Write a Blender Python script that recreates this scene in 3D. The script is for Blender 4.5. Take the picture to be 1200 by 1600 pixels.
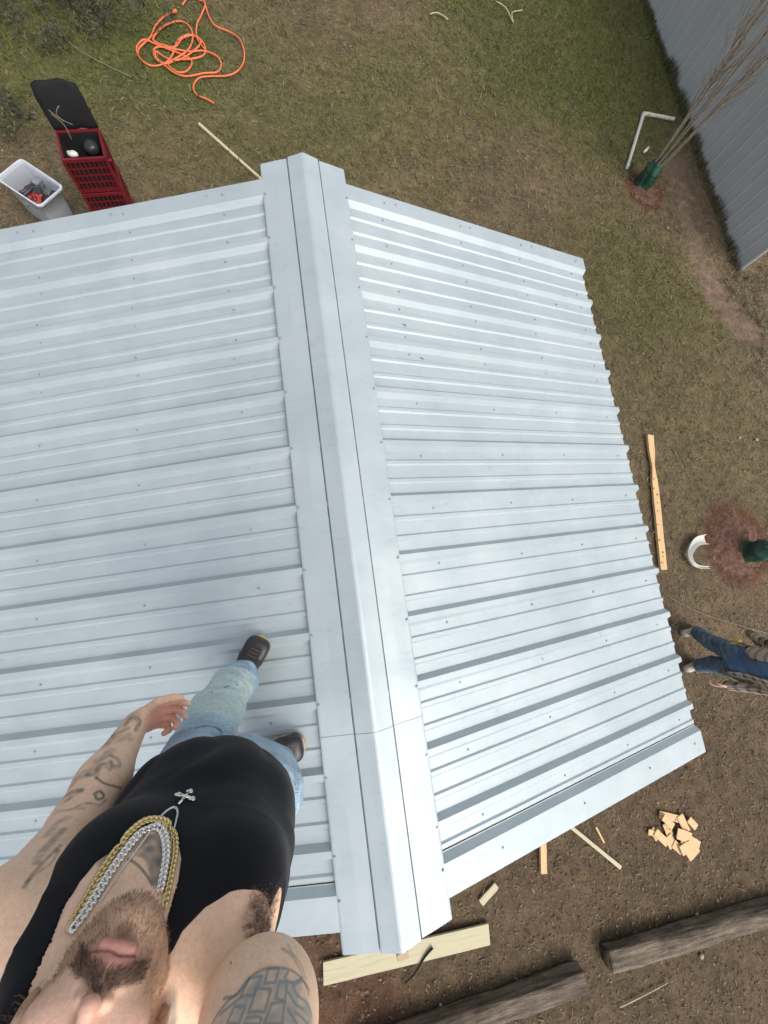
import bpy, bmesh, math, random
import numpy as np
from mathutils import Vector, Matrix, noise

for o in list(bpy.data.objects): bpy.data.objects.remove(o, do_unlink=True)
S = bpy.context.scene
COL = S.collection
rng = np.random.default_rng(7)
random.seed(7)

# ------------------------------------------------------------------ camera, sky, sun, exposure
RIDGE_Z = 2.8
FOCAL = 616.63                                  # in pixels of a 1200 x 1600 picture
CAM = np.array([-0.210, -2.3252, RIDGE_Z + 1.981])
def rot(a, b, c):
    ca, sa, cb, sb, cc, sc = math.cos(a), math.sin(a), math.cos(b), math.sin(b), math.cos(c), math.sin(c)
    return np.array([[cc, -sc, 0], [sc, cc, 0], [0, 0, 1]]) @ np.array([[cb, 0, sb], [0, 1, 0], [-sb, 0, cb]]) @ np.array([[1, 0, 0], [0, ca, -sa], [0, sa, ca]])
MC = rot(-.1636, -.1966, -.1075) @ np.diag([1, -1, -1.])      # world -> camera (x right, y down, z ahead)
cd = bpy.data.cameras.new('camera'); cam = bpy.data.objects.new('camera', cd); COL.objects.link(cam)
cd.sensor_fit = 'VERTICAL'; cd.sensor_height = 36.0; cd.lens = 36.0 * FOCAL / 1600.0
cd.clip_start = 0.02; cd.clip_end = 600
Rb = (np.diag([1, -1, -1.]) @ MC).T
cam.matrix_world = Matrix([[*Rb[0], CAM[0]], [*Rb[1], CAM[1]], [*Rb[2], CAM[2]], [0, 0, 0, 1]])
S.camera = cam
S.render.resolution_x = 768; S.render.resolution_y = 1024

SUN_ELEV, SUN_AZ = math.radians(54), math.radians(146)       # azimuth clockwise from +Y
W = bpy.data.worlds.new("World"); S.world = W; W.use_nodes = True
wn = W.node_tree.nodes; wl = W.node_tree.links; wn.clear()
sky = wn.new('ShaderNodeTexSky'); sky.sky_type = 'NISHITA'; sky.sun_disc = False
sky.sun_elevation = SUN_ELEV; sky.sun_rotation = SUN_AZ; sky.air_density = 1.0; sky.dust_density = 4.0; sky.ozone_density = 1.0
hs = wn.new('ShaderNodeHueSaturation'); hs.inputs['Saturation'].default_value = .38
bg = wn.new('ShaderNodeBackground'); bg.inputs['Strength'].default_value = 0.15
wo = wn.new('ShaderNodeOutputWorld')
wl.new(sky.outputs[0], hs.inputs['Color']); wl.new(hs.outputs[0], bg.inputs[0]); wl.new(bg.outputs[0], wo.inputs[0])
sd = bpy.data.lights.new('sun', 'SUN'); sd.energy = .8; sd.angle = math.radians(42); sd.color = (1, .96, .9)
sun = bpy.data.objects.new('sun', sd); COL.objects.link(sun)
sdir = Vector((math.sin(SUN_AZ) * math.cos(SUN_ELEV), math.cos(SUN_AZ) * math.cos(SUN_ELEV), math.sin(SUN_ELEV)))
sun.rotation_euler = sdir.to_track_quat('Z', 'Y').to_euler(); sun.location = sdir * 30
S.view_settings.view_transform = 'Standard'; S.view_settings.look = 'None'
S.view_settings.exposure = 0.62; S.view_settings.gamma = 1.0; S.view_settings.use_curve_mapping = False

# ------------------------------------------------------------------ helpers
def ray(px, py): return MC.T @ np.array([(px - 600) / FOCAL, (py - 800) / FOCAL, 1.0])
def spot(px, py, z):                            # the point at height z seen at this place of the picture
    d = ray(px, py); return CAM + d * (z - CAM[2]) / d[2]
SLOPE = 0.248
def on_roof(px, py, side=-1, off=0.0):
    s = math.tan(SLOPE); d = ray(px, py)
    return CAM + d * ((RIDGE_Z + off - side * CAM[0] * s - CAM[2]) / (d[2] + side * d[0] * s))

def tag(o, label=None, cat=None, group=None, kind=None):
    if label: o['label'] = label
    if cat: o['category'] = cat
    if group: o['group'] = group
    if kind: o['kind'] = kind
    return o
def empty(name, loc, label, cat, group=None, rz=0):
    o = bpy.data.objects.new(name, None); COL.objects.link(o); o.location = loc; o.rotation_euler = (0, 0, rz)
    o.empty_display_size = .1
    bpy.context.view_layer.update() if False else None
    return tag(o, label, cat, group)
def link(name, me, mat, parent=None, smooth=False, loc=None):
    o = bpy.data.objects.new(name, me); COL.objects.link(o)
    if mat is not None and not me.materials: me.materials.append(mat)
    if smooth: me.polygons.foreach_set('use_smooth', [True] * len(me.polygons))
    if loc is not None: o.location = loc
    if parent is not None:
        o.parent = parent
        if loc is None:                          # mesh is in world coordinates
            o.matrix_parent_inverse = world_of(parent).inverted()
    return o
def world_of(o):
    m = Matrix.Translation(o.location) @ o.rotation_euler.to_matrix().to_4x4()
    if o.parent: m = world_of(o.parent) @ o.matrix_parent_inverse @ m
    return m
def mesh(name, v, f):
    me = bpy.data.meshes.new(name); me.from_pydata([tuple(map(float, p)) for p in v], [], [tuple(map(int, q)) for q in f]); me.update(); return me
class MB:
    def __init__(s): s.v = []; s.f = []
    def add(s, v, f):
        n = len(s.v); s.v += [tuple(p) for p in v]; s.f += [tuple(i + n for i in q) for q in f]; return s
    def box(s, c, size, rz=0, rx=0, ry=0, jit=0):
        M = Matrix.Rotation(rz, 3, 'Z') @ Matrix.Rotation(ry, 3, 'Y') @ Matrix.Rotation(rx, 3, 'X')
        v = []
        for i in range(8):
            p = Vector(((i & 1) - .5, ((i >> 1) & 1) - .5, (i >> 2) - .5))
            p = Vector((p.x * size[0], p.y * size[1], p.z * size[2])) + Vector([random.uniform(-jit, jit) for _ in range(3)])
            v.append(M @ p + Vector(c))
        return s.add(v, [(0, 2, 3, 1), (4, 5, 7, 6), (0, 1, 5, 4), (2, 6, 7, 3), (0, 4, 6, 2), (1, 3, 7, 5)])
    def bar(s, a, b, w, h, up=(0, 0, 1), jit=0):
        a = Vector(a); b = Vector(b); d = (b - a).normalized(); u = Vector(up); x = d.cross(u).normalized(); u = x.cross(d)
        v = []
        for p in (a, b):
            for i, j in ((-1, -1), (1, -1), (1, 1), (-1, 1)):
                v.append(p + x * w * .5 * i + u * h * .5 * j + Vector([random.uniform(-jit, jit) for _ in range(3)]))
        return s.add(v, [(0, 1, 2, 3), (7, 6, 5, 4), (0, 4, 5, 1), (1, 5, 6, 2), (2, 6, 7, 3), (3, 7, 4, 0)])
    def tube(s, pts, r, n=8, cap=True):
        pts = [Vector(p) for p in pts]; m = len(pts)
        rr = r if hasattr(r, '__len__') else [r] * m
        d0 = (pts[1] - pts[0]).normalized(); u = d0.orthogonal().normalized(); v = []
        for i, p in enumerate(pts):
            d = (pts[min(i + 1, m - 1)] - pts[max(i - 1, 0)]).normalized()
            u = (u - d * u.dot(d)).normalized(); w = d.cross(u)
            for k in range(n):
                a = 2 * math.pi * k / n; v.append(p + (u * math.cos(a) + w * math.sin(a)) * rr[i])
        f = [(i * n + k, i * n + (k + 1) % n, (i + 1) * n + (k + 1) % n, (i + 1) * n + k) for i in range(m - 1) for k in range(n)]
        if cap: f += [tuple(range(n))[::-1], tuple((m - 1) * n + k for k in range(n))]
        return s.add(v, f)
    def build(s, name, mat, parent=None, smooth=False, bevel=0):
        me = mesh(name, s.v, s.f)
        o = link(name, me, mat, parent, smooth)
        if bevel:
            m = o.modifiers.new('bevel', 'BEVEL'); m.width = bevel; m.segments = 2; m.limit_method = 'ANGLE'
        return o
def smooth_path(pts, n=8):
    P = [Vector(p) for p in pts]; out = []
    for i in range(len(P) - 1):
        p0 = P[max(i - 1, 0)]; p1 = P[i]; p2 = P[i + 1]; p3 = P[min(i + 2, len(P) - 1)]
        for k in range(n):
            t = k / n
            out.append(.5 * ((2 * p1) + (p2 - p0) * t + (2 * p0 - 5 * p1 + 4 * p2 - p3) * t * t + (3 * p1 - p0 - 3 * p2 + p3) * t ** 3))
    out.append(P[-1]); return out

# ------------------------------------------------------------------ materials
class NT:
    def __init__(s, name, rough=.6, metal=0, spec=.5):
        s.m = bpy.data.materials.new(name); s.m.use_nodes = True; s.t = s.m.node_tree; s.n = s.t.nodes
        s.b = s.n['Principled BSDF']; s.b.inputs['Roughness'].default_value = rough; s.b.inputs['Metallic'].default_value = metal
        s.b.inputs['Specular IOR Level'].default_value = spec
        s.co = s.n.new('ShaderNodeTexCoord')
    def l(s, a, b): s.t.links.new(a, b)
    def noise(s, scale, detail=4, rough=.55, obj=True, dist=0, scl=None):
        x = s.n.new('ShaderNodeTexNoise'); x.inputs['Scale'].default_value = scale; x.inputs['Detail'].default_value = detail
        x.inputs['Roughness'].default_value = rough; x.inputs['Distortion'].default_value = dist
        src = s.co.outputs['Object']
        if scl:
            mp = s.n.new('ShaderNodeMapping'); mp.inputs['Scale'].default_value = scl; s.l(src, mp.inputs[0]); src = mp.outputs[0]
        s.l(src, x.inputs['Vector']); return x.outputs['Fac']
    def ramp(s, fac, stops, interp='LINEAR'):
        r = s.n.new('ShaderNodeValToRGB'); r.color_ramp.interpolation = interp; e = r.color_ramp.elements
        while len(e) < len(stops): e.new(.5)
        for q, (p, c) in zip(e, stops): q.position = p; q.color = (*c, 1) if len(c) == 3 else c
        s.l(fac, r.inputs[0]); return r.outputs[0]
    def mix(s, fac, a, b, mode='MIX'):
        x = s.n.new('ShaderNodeMix'); x.data_type = 'RGBA'; x.blend_type = mode
        for sock, val in ((x.inputs[0], fac), (x.inputs[6], a), (x.inputs[7], b)):
            if hasattr(val, 'links'): s.l(val, sock)
            elif isinstance(val, (int, float)): sock.default_value = val
            else: sock.default_value = (*val, 1)
        return x.outputs[2]
    def color(s, c):
        if hasattr(c, 'links'): s.l(c, s.b.inputs['Base Color'])
        else: s.b.inputs['Base Color'].default_value = (*c, 1)
    def bump(s, h, strength=.3, dist=.01):
        x = s.n.new('ShaderNodeBump'); x.inputs['Strength'].default_value = strength; x.inputs['Distance'].default_value = dist
        s.l(h, x.inputs['Height']); s.l(x.outputs[0], s.b.inputs['Normal'])
    def attr(s, name):
        a = s.n.new('ShaderNodeAttribute'); a.attribute_name = name; return a.outputs['Color']
    def rmap(s, fac, lo, hi):
        x = s.n.new('ShaderNodeMapRange'); x.inputs['To Min'].default_value = lo; x.inputs['To Max'].default_value = hi
        s.l(fac, x.inputs['Value']); return x.outputs[0]

def simple(name, c, rough=.6, metal=0, var=.15, scale=20, bump=.0, bscale=80, spec=.5):
    t = NT(name, rough, metal, spec); f = t.noise(scale)
    t.color(t.ramp(f, [(.3, [x * (1 - var) for x in c]), (.7, [min(1, x * (1 + var)) for x in c])]))
    if bump: t.bump(t.noise(bscale), bump, .004)
    return t.m
def wood(name, a, b, rough=.65, scl=(3, 60, 60)):
    t = NT(name, rough); g = t.noise(1, 5, .6, dist=.6, scl=scl); t.color(t.ramp(g, [(.25, a), (.5, b), (.62, [x * .85 for x in b]), (.8, a)]))
    t.bump(g, .25, .002); return t.m

def roof_mat():
    t = NT('white_painted_steel', .33, 0.30, .45)
    f = t.noise(1.3, 6, .65); g = t.noise(9, 5, .7, scl=(.5, 5, 1)); h = t.noise(60, 3)
    c = t.ramp(f, [(.3, (.365, .422, .438)), (.55, (.405, .462, .478)), (.75, (.375, .430, .446))])
    c = t.mix(t.rmap(g, 0, .35), c, (.60, .62, .62), 'MULTIPLY') if False else t.mix(t.ramp(g, [(.5, (0, 0, 0)), (.78, (.5, .5, .5))]), c, (.38, .40, .395))
    k = t.noise(22, 6, .8, scl=(.35, 1, 1)); c = t.mix(t.ramp(k, [(.58, (0, 0, 0)), (.70, (.5, .5, .5))]), c, (.29, .305, .30)); s2 = t.noise(2.1, 3, .6); c = t.mix(t.ramp(s2, [(.45, (0, 0, 0)), (.7, (.3, .3, .3))]), c, (.58, .62, .63))
    t.color(c); t.l(t.rmap(f, .40, .56), t.b.inputs['Roughness'])
    t.bump(t.noise(2.6, 3, .5), .34, .03)
    return t.m
M = {}
M['roof'] = roof_mat()
M['screw'] = simple('galvanised_screw', (.33, .36, .37), .45, .4)
M['trim'] = M['roof']
M['beam'] = wood('roof_timber', (.30, .22, .13), (.42, .31, .19))
M['pine'] = wood('fresh_pine', (.50, .30, .13), (.66, .44, .22))
M['pale_board'] = wood('pale_board', (.42, .36, .21), (.50, .45, .29))
M['old_wood'] = wood('weathered_log', (.09, .07, .055), (.24, .19, .145), .9, (2.5, 26, 26))
M['pvc'] = simple('white_pvc', (.58, .57, .50), .4, 0, .05)
M['cord'] = simple('orange_cord', (.66, .15, .055), .5, 0, .08)
M['red'] = simple('red_crate_plastic', (.13, .006, .012), .45, 0, .2)
M['black_plastic'] = simple('black_plastic', (.003, .003, .0035), .85, 0, .3)
M['tote'] = simple('clear_tote_plastic', (.50, .52, .56), .35, 0, .1, 6)
M['toolred'] = simple('red_tool_grip', (.35, .03, .03), .5)
M['tooldark'] = simple('dark_tool_metal', (.05, .05, .055), .4, .5)
M['toolgrey'] = simple('grey_tool_metal', (.3, .3, .32), .4, .5)
M['bag'] = simple('green_watering_bag', (.012, .060, .036), .6, 0, .5, 8, .5, 25)
M['mulch'] = simple('red_earth', (.115, .058, .038), .95, 0, .5, 22, .9, 60)
M['bark'] = simple('sapling_bark', (.20, .165, .125), .9, 0, .3, 30)
M['twig'] = simple('dry_twig', (.10, .08, .06), .9, 0, .3, 30)
M['palestraw'] = simple('pale_twig', (.45, .40, .24), .8, 0, .2, 30)
M['stone'] = simple('pale_stone', (.30, .27, .22), .8, 0, .2, 10)
M['siding'] = None

def siding_mat():
    t = NT('grey_steel_siding', .5, 0, .4); f = t.noise(1.2, 5, .6); g = t.noise(3, 4, .6, scl=(1, 1, .15))
    t.color(t.mix(t.rmap(g, .0, .5), t.ramp(f, [(.3, (.36, .375, .37)), (.7, (.44, .455, .45))]), (.40, .412, .405))); return t.m
M['siding'] = siding_mat()

# ------------------------------------------------------------------ the ground
def axis(lo, hi, step, far):
    a = list(np.arange(lo, hi + 1e-6, step)); s = step
    x = hi
    while x < far: s *= 1.35; x += s; a.append(x)
    s = step; x = lo
    while x > -far: s *= 1.35; x -= s; a.insert(0, x)
    return np.array(a)
def fbm(x, y, seed=0):
    r = np.random.default_rng(seed); v = np.zeros_like(x); amp = 1
    for o in range(5):
        for k in range(4):
            th = r.uniform(0, 2 * np.pi); ph = r.uniform(0, 2 * np.pi); w = .7 * 2.1 ** o * r.uniform(.7, 1.3)
            v += amp * np.sin((x * np.cos(th) + y * np.sin(th)) * w + ph + 1.5 * np.sin(w * .45 * (x * np.sin(th) - y * np.cos(th)) + ph * 2)) * .25
        amp *= .55
    return v
def ground_h(x, y):
    return -.012 + .014 * fbm(x, y, 3)
gx, gy = axis(-5, 12.5, .07, 260), axis(-9, 10, .07, 260)
X, Y = np.meshgrid(gx, gy, indexing='xy'); Z = ground_h(X, Y)
V = np.stack([X.ravel(), Y.ravel(), Z.ravel()], 1); nx, ny = len(gx), len(gy)
ii = (np.arange(ny - 1)[:, None] * nx + np.arange(nx - 1)[None, :]).ravel()
F = np.stack([ii, ii + 1, ii + nx + 1, ii + nx], 1)
def fast_mesh(name, V, F):
    me = bpy.data.meshes.new(name); V = np.asarray(V, np.float32); F = np.asarray(F, np.int32); k = F.shape[1]
    me.vertices.add(len(V)); me.vertices.foreach_set('co', V.ravel()); me.loops.add(F.size); me.loops.foreach_set('vertex_index', F.ravel())
    me.polygons.add(len(F)); me.polygons.foreach_set('loop_start', np.arange(len(F), dtype=np.int32) * k); me.polygons.foreach_set('loop_total', np.full(len(F), k, np.int32))
    me.update(calc_edges=True); return me
def set_col(me, c, name='tint'):
    a = me.color_attributes.new(name, 'FLOAT_COLOR', 'POINT'); c = np.asarray(c, np.float32)
    if c.shape[1] == 3: c = np.c_[c, np.ones(len(c), np.float32)]
    a.data.foreach_set('color', c.ravel())
def ss(a, b, x): t = np.clip((x - a) / (b - a), 0, 1); return t * t * (3 - 2 * t)
def blob(x, y, c, r, soft=.5, seed=1, amp=.35):
    d = np.hypot((x - c[0]) / r[0], (y - c[1]) / r[1]) + amp * fbm(x * 1.5, y * 1.5, seed)
    return 1 - ss(1 - soft, 1 + soft, d)
G = lambda px, py: spot(px, py, 0)
shed_c = G(1155, 424); shed_d = (G(1008, 0) - shed_c)[:2]; shed_d = shed_d / np.linalg.norm(shed_d)
shed_n = np.array([shed_d[1], -shed_d[0]])                      # away from us, into the shed
def ground_masks(x, y):
    g1 = blob(x, y, G(900, 60)[:2], (3.0, 2.3), .6, 11, .3)             # lush grass by the shed
    g2 = blob(x, y, G(430, 160)[:2], (2.6, 1.6), .7, 12, .5) * .55
    g3 = blob(x, y, G(960, 420)[:2], (1.6, 1.2), .7, 13, .5) * .5
    g4 = blob(x, y, G(60, 40)[:2], (1.9, 1.5), .6, 14, .4) * .8
    g5 = blob(x, y, G(1110, 620)[:2], (1.8, 2.2), .7, 17, .5) * .22
    green = np.clip(g1 + g2 + g3 + g4 + g5, 0, 1)
    bare = np.clip(blob(x, y, G(820, 1500)[:2], (6.5, 3.0), .5, 15, .25), 0, 1)      # trodden soil at the near gable
    # worn track along the shed wall
    pa = np.array([G(1062, 262)[:2], G(1080, 360)[:2], G(1115, 450)[:2], G(1170, 520)[:2], G(1250, 600)[:2]]); tr = np.zeros_like(x) + 9
    for a, b in zip(pa[:-1], pa[1:]):
        ab = b - a; t = np.clip(((x - a[0]) * ab[0] + (y - a[1]) * ab[1]) / (ab @ ab), 0, 1)
        tr = np.minimum(tr, np.hypot(x - a[0] - t * ab[0], y - a[1] - t * ab[1]))
    track = 1 - ss(.1, .34, tr + .1 * fbm(x * 3, y * 3, 16))
    red = np.maximum(blob(x, y, G(1152, 850)[:2], (.62, .66), .18, 21, .12), blob(x, y, G(1008, 298)[:2], (.37, .40), .15, 22, .1))
    red = np.maximum(red, .7 * blob(x, y, G(540, 1590)[:2], (.55, .45), .4, 23, .3))
    red = np.maximum(red, .5 * blob(x, y, G(480, 1480)[:2], (.5, .5), .4, 24, .3))
    rust = blob(x, y, G(1180, 760)[:2], (2.4, .55), .5, 25, .4) * .0
    return green, bare, track, np.clip(red + rust, 0, 1)
me = fast_mesh('ground', V, F); gm, bm_, tm, rm = ground_masks(V[:, 0], V[:, 1])
tan = np.array([.190, .138, .088]); grn = np.array([.088, .108, .027]); soil = np.array([.118, .083, .054]); trk = np.array([.19, .135, .10]); redc = np.array([.125, .062, .040])
def lerp(a, b, t): return a + (b - a) * t[:, None]
n1 = .5 + .5 * np.clip(fbm(V[:, 0] * 1.2, V[:, 1] * 1.2, 31), -1, 1)
base = lerp(tan[None] * np.ones((len(V), 1)), np.array([.120, .094, .058])[None], n1)
c = lerp(base, soil[None], bm_ * .85); c = lerp(c, grn[None], gm * (1 - .5 * n1)); c = lerp(c, trk[None], tm); c = lerp(c, redc[None], rm)
set_col(me, c)
def ground_mat():
    t = NT('dry_lawn_and_soil', .95, 0, .15)
    base = t.attr('tint'); a = t.noise(7, 6, .7); b = t.noise(42, 5, .75); d = t.noise(2.2, 4, .6); e = t.noise(110, 3, .7)
    c = t.mix(1, base, t.ramp(a, [(.28, (.62, .62, .62)), (.5, (1, 1, 1)), (.75, (1.45, 1.4, 1.3))]), 'MULTIPLY')
    c = t.mix(1, c, t.ramp(b, [(.3, (.6, .6, .6)), (.5, (.95, .95, .95)), (.72, (1.4, 1.37, 1.3))]), 'MULTIPLY')
    c = t.mix(t.ramp(e, [(.6, (0, 0, 0)), (.75, (.3, .3, .3))]), c, (.26, .21, .14))
    c = t.mix(1, c, t.ramp(d, [(.3, (.8, .8, .8)), (.7, (1.2, 1.18, 1.12))]), 'MULTIPLY')
    t.color(c); t.bump(b, .8, .03); return t.m
g = link('ground', me, ground_mat(), smooth=True); tag(g, kind='structure')

# ---- loose growth on the ground: one object each, nobody could count it
def scatter(name, n, dens, size, cols, label, lift=.01, flat=.5, width=.12, seed=5, curl=0):
    r = np.random.default_rng(seed)
    x = r.uniform(-4.6, 11.5, n * 3); y = r.uniform(-8.2, 9.2, n * 3)
    keep = r.uniform(0, 1, n * 3) < dens(x, y)
    # none under the shed
    s = (x - shed_c[0]) * shed_n[0] + (y - shed_c[1]) * shed_n[1]; l = (x - shed_c[0]) * shed_d[0] + (y - shed_c[1]) * shed_d[1]
    keep &= ~((s > -.01) & (l > -.02))
    x = x[keep][:n]; y = y[keep][:n]; m = len(x)
    z = ground_h(x, y) + lift * r.uniform(.1, 1, m); L = r.uniform(size[0], size[1], m); th = r.uniform(0, 2 * np.pi, m)
    dx, dy = np.cos(th), np.sin(th); tilt = r.uniform(0, flat, m); w = L * width * r.uniform(.6, 1.4, m)
    P = np.stack([x, y, z], 1); D = np.stack([dx * np.cos(tilt), dy * np.cos(tilt), np.sin(tilt)], 1) * L[:, None]; Q = np.stack([-dy, dx, r.uniform(-.5, .5, m)], 1) * w[:, None]
    V = np.stack([P - Q * .6, P + Q * .6, P + D * .55 + Q + [0, 0, .002], P + D, P + D * .55 - Q + [0, 0, .002]], 1).reshape(-1, 3)
    k = np.arange(m)[:, None] * 5; F = np.concatenate([k + [0, 1, 2], k + [0, 2, 4], k + [4, 2, 3]], 0)
    me = fast_mesh(name, V, F); cc = np.array(cols)[r.integers(0, len(cols), m)] * r.uniform(.7, 1.3, (m, 1)); set_col(me, np.repeat(cc, 5, 0))
    t = NT(name, .85, 0, .2); t.color(t.attr('tint'))
    o = link(name, me, t.m); tag(o, label, 'grass' if 'grass' in name else 'leaf litter', kind='stuff'); return o
def dg(x, y): a, b, t, r = ground_masks(x, y); return np.clip(.03 + a * 1.0 - .6 * b - t - r, .0, 1)
def dt(x, y): a, b, t, r = ground_masks(x, y); return np.clip(.65 - .45 * b - .35 * a - t - r, .03, 1)
def dl(x, y): a, b, t, r = ground_masks(x, y); return np.clip(.22 + .7 * b - .2 * a + .3 * r, .05, 1)
scatter('green_grass', 70000, dg, (.03, .085), [(.075, .10, .018), (.10, .12, .03), (.055, .075, .015), (.12, .115, .04)], 'short green grass thickest beside the grey metal shed', .02, 1.1, .07, 5)
scatter('dry_grass', 90000, dt, (.03, .08), [(.185, .142, .088), (.15, .115, .07), (.115, .09, .053), (.205, .16, .10)], 'dry tan grass thatch over the yard', .015, .6, .07, 6)
scatter('leaf_litter', 22000, dl, (.012, .036), [(.20, .16, .105), (.14, .10, .06), (.07, .05, .032), (.17, .12, .075), (.10, .075, .05)], 'small dry leaves and wood bits strewn on the trodden soil', .015, .35, .3, 8)

scatter('red_chips', 5000, lambda x, y: np.clip(ground_masks(x, y)[3] * 1.4 - .45, 0, 1), (.02, .055), [(.16, .07, .045), (.09, .04, .028), (.21, .11, .07), (.12, .08, .055)], 'reddish brown bark chips strewn over the rings of red earth', .05, .5, .3, 9)

# ------------------------------------------------------------------ the steel-roofed shelter
P = .32; cS, sS = math.cos(SLOPE), math.sin(SLOPE)
def rp(side, d, y, h): return (side * (d * cS + h * sS), y, RIDGE_Z - d * sS + h * cS)
EAVE = 2.391
shelter = empty('shelter', (0, -1.82, 0), 'open timber shelter under a ribbed white steel gable roof that the man stands on', 'shelter')
def rib_profile(y0, y1, lift=0):
    pts = [(y0, -.03)]
    for k in range(0, 13):
        c = -k * P
        for dy, h in ((.037, -.03), (.015, 0), (-.015, 0), (-.037, -.03)): pts.append((c + dy, h))
        for q in (1 / 3, 2 / 3):
            m = c - P * q
            for dy, h in ((.018, -.03), (.009, -.0215), (-.009, -.0215), (-.018, -.03)): pts.append((m + dy, h))
    pts = [p for p in pts if y1 - 1e-6 <= p[0] <= y0 + 1e-6]
    pts = sorted(set(pts), key=lambda p: -p[0])
    return [(y, h + lift) for y, h in pts]
def sheet(name, prof, side, d0, d1, parent, nseg=10, wob=0, th=.0009, mat=None):
    v = []; f = []; n = len(prof)
    for i in range(nseg + 1):
        d = d0 + (d1 - d0) * i / nseg
        for y, h in prof: v.append(rp(side, d, y, h + wob * noise.noise(Vector((d * 2.2, y * 2.2, side * 3)))))
    for i in range(nseg):
        for j in range(n - 1):
            q = (i * n + j, i * n + j + 1, (i + 1) * n + j + 1, (i + 1) * n + j)
            f.append(q if side < 0 else q[::-1])
    o = link(name, mesh(name, v, f), mat or M['roof'], parent)
    m = o.modifiers.new('gauge', 'SOLIDIFY'); m.thickness = th; m.offset = -1
    return o
for side in (-1, 1):
    for i in range(4):
        y0 = -3 * i * P + .037; y1 = -(3 * i + 3) * P - .037
        if i == 3: y1 = -3.70
        sheet('roof_panel', rib_profile(y0, y1, .0012 * (i % 2)), side, .05, EAVE + random.uniform(-.004, .004), shelter, 10, .0014)
    sheet('rake_trim', [(-.05, -.0275), (-.045, -.0265), (-.021, .005), (.09, .005), (.0925, .003), (.0925, -.10)], side, .2, EAVE + .008, shelter, 8, .0008)
    sheet('rake_trim', [(-3.65, -.0275), (-3.655, -.0265), (-3.681, .005), (-3.82, .005), (-3.8225, .003), (-3.8225, -.10)][::-1] if False else [(-3.65, -.0275), (-3.655, -.0265), (-3.681, .005), (-3.82, .005), (-3.8225, .003), (-3.8225, -.10)], side, .2, EAVE + .008, shelter, 8, .0008)
def ridge_piece(y0, y1, lift):
    prof = [(.262, -.002), (.258, .0045), (.25, .006), (.17, .007), (.0985, .0075), (.0975, -.005), (.0905, -.005), (.0895, .0125), (.0870, .0150), (.04, .0195), (.004, .0240), (0, .0242)]
    n = int(abs(y1 - y0) / .04); v = []; f = []
    cross = [(-1, d, h) for d, h in prof] + [(1, d, h) for d, h in prof[::-1][1:]]
    for i in range(n + 1):
        y = y0 + (y1 - y0) * i / n
        sag = (1 - math.cos(2 * math.pi * y / P)) * .5
        for s, d, h in cross:
            w = max(0, (d - .1) / .15)
            edge = .0045 * sag * w * w * (0.6 + .8 * noise.noise(Vector((y * 1.7, s * 4, 0)))) if d > .1 else 0
            wv = .0035 * noise.noise(Vector((y * 2.2, s * 7, d * 9))) * min(1, max(0, (d - .1) / .05))
            if d == 0: p = (0, y, RIDGE_Z + h * cS)
            else: p = rp(s, d, y, h)
            v.append((p[0], p[1], p[2] + lift - edge + wv))
    m = len(cross)
    for i in range(n):
        for j in range(m - 1): f.append((i * m + j, (i + 1) * m + j, (i + 1) * m + j + 1, i * m + j + 1))
    o = link('ridge_cap', mesh('ridge_cap', v, f), M['roof'], shelter)
    mm = o.modifiers.new('gauge', 'SOLIDIFY'); mm.thickness = .001; mm.offset = 1
    return o
ySEAM = on_roof(560, 1150, 1)[1]
ridge_piece(.195, ySEAM - .12, .0)
ridge_piece(ySEAM, -3.905, .0022)
# screws: too small to pick apart, one part
sc = MB()
def screw(side, d, y, h):
    c = Vector(rp(side, d, y, h)); nrm = Vector((side * sS, 0, cS)); u = Vector((cS, 0, -side * sS)); w = nrm.cross(u)
    for r0, r1, hh in ((.0075, .0066, .0028), (.0048, .0042, .0068)):
        v = []
        for r, z in ((r0, 0), (r1, hh)):
            for k in range(6): v.append(c + (u * math.cos(k * math.pi / 3) + w * math.sin(k * math.pi / 3)) * r + nrm * z)
        sc.add(v, [(k, (k + 1) % 6, 6 + (k + 1) % 6, 6 + k) for k in range(6)] + [tuple(range(6, 12))])
for side in (-1, 1):
    for k in range(0, 12):
        if k: screw(side, .2478, -k * P + random.uniform(-.004, .004), .008)
        for d in (.52, 1.11, 1.69, 2.27):
            yy = -k * P - .062 + random.uniform(-.008, .008)
            screw(side, d + random.uniform(-.02, .02), yy, -.029)
            if k < 4: screw(side, d + random.uniform(-.02, .02), -k * P + .060 if k else .03, -.029 if k else .006)
    screw(side, .2478, -.02, .008); screw(side, .2478, -3.70, .008)
    for d in (.6, 1.2, 1.8, 2.3): screw(side, d, .045, .0055); screw(side, d, -3.74, .0055)
o = sc.build('screws', M['screw'], shelter); o['kind'] = 'stuff'
# timber under the steel
def tb(name, a, b, w, h, up=(0, 0, 1)): MB().bar(a, b, w, h, up).build(name, M['beam'], shelter)
tb('ridge_beam', (0, .05, RIDGE_Z - .19), (0, -3.80, RIDGE_Z - .19), .04, .19)
MB().box((0, -3.93, RIDGE_Z - .01), (.05, .045, .03), 0, .4).build('ridge_end_block', M['beam'], shelter)
for side in (-1, 1):
    for y in (.0, -.94, -1.88, -2.82, -3.72): 
        a = Vector(rp(side, .03, y, -.13)); b = Vector(rp(side, EAVE - .03, y, -.13)); tb('rafter', a, b, .04, .09)
    for d in (.52, 1.11, 1.69, 2.27):
        a = rp(side, d, .04, -.0535); b = rp(side, d, -3.76, -.0535); tb('purlin', a, b, .09, .038, (side * sS, 0, cS))
    xx = side * 2.0
    tb('eave_beam', (xx, .03, 2.05), (xx, -3.76, 2.05), .045, .16)
    for y in (-.05, -1.86, -3.68): tb('post', (xx * .96, y, -.02), (xx * .96, y, 2.13), .1, .1)

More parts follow.
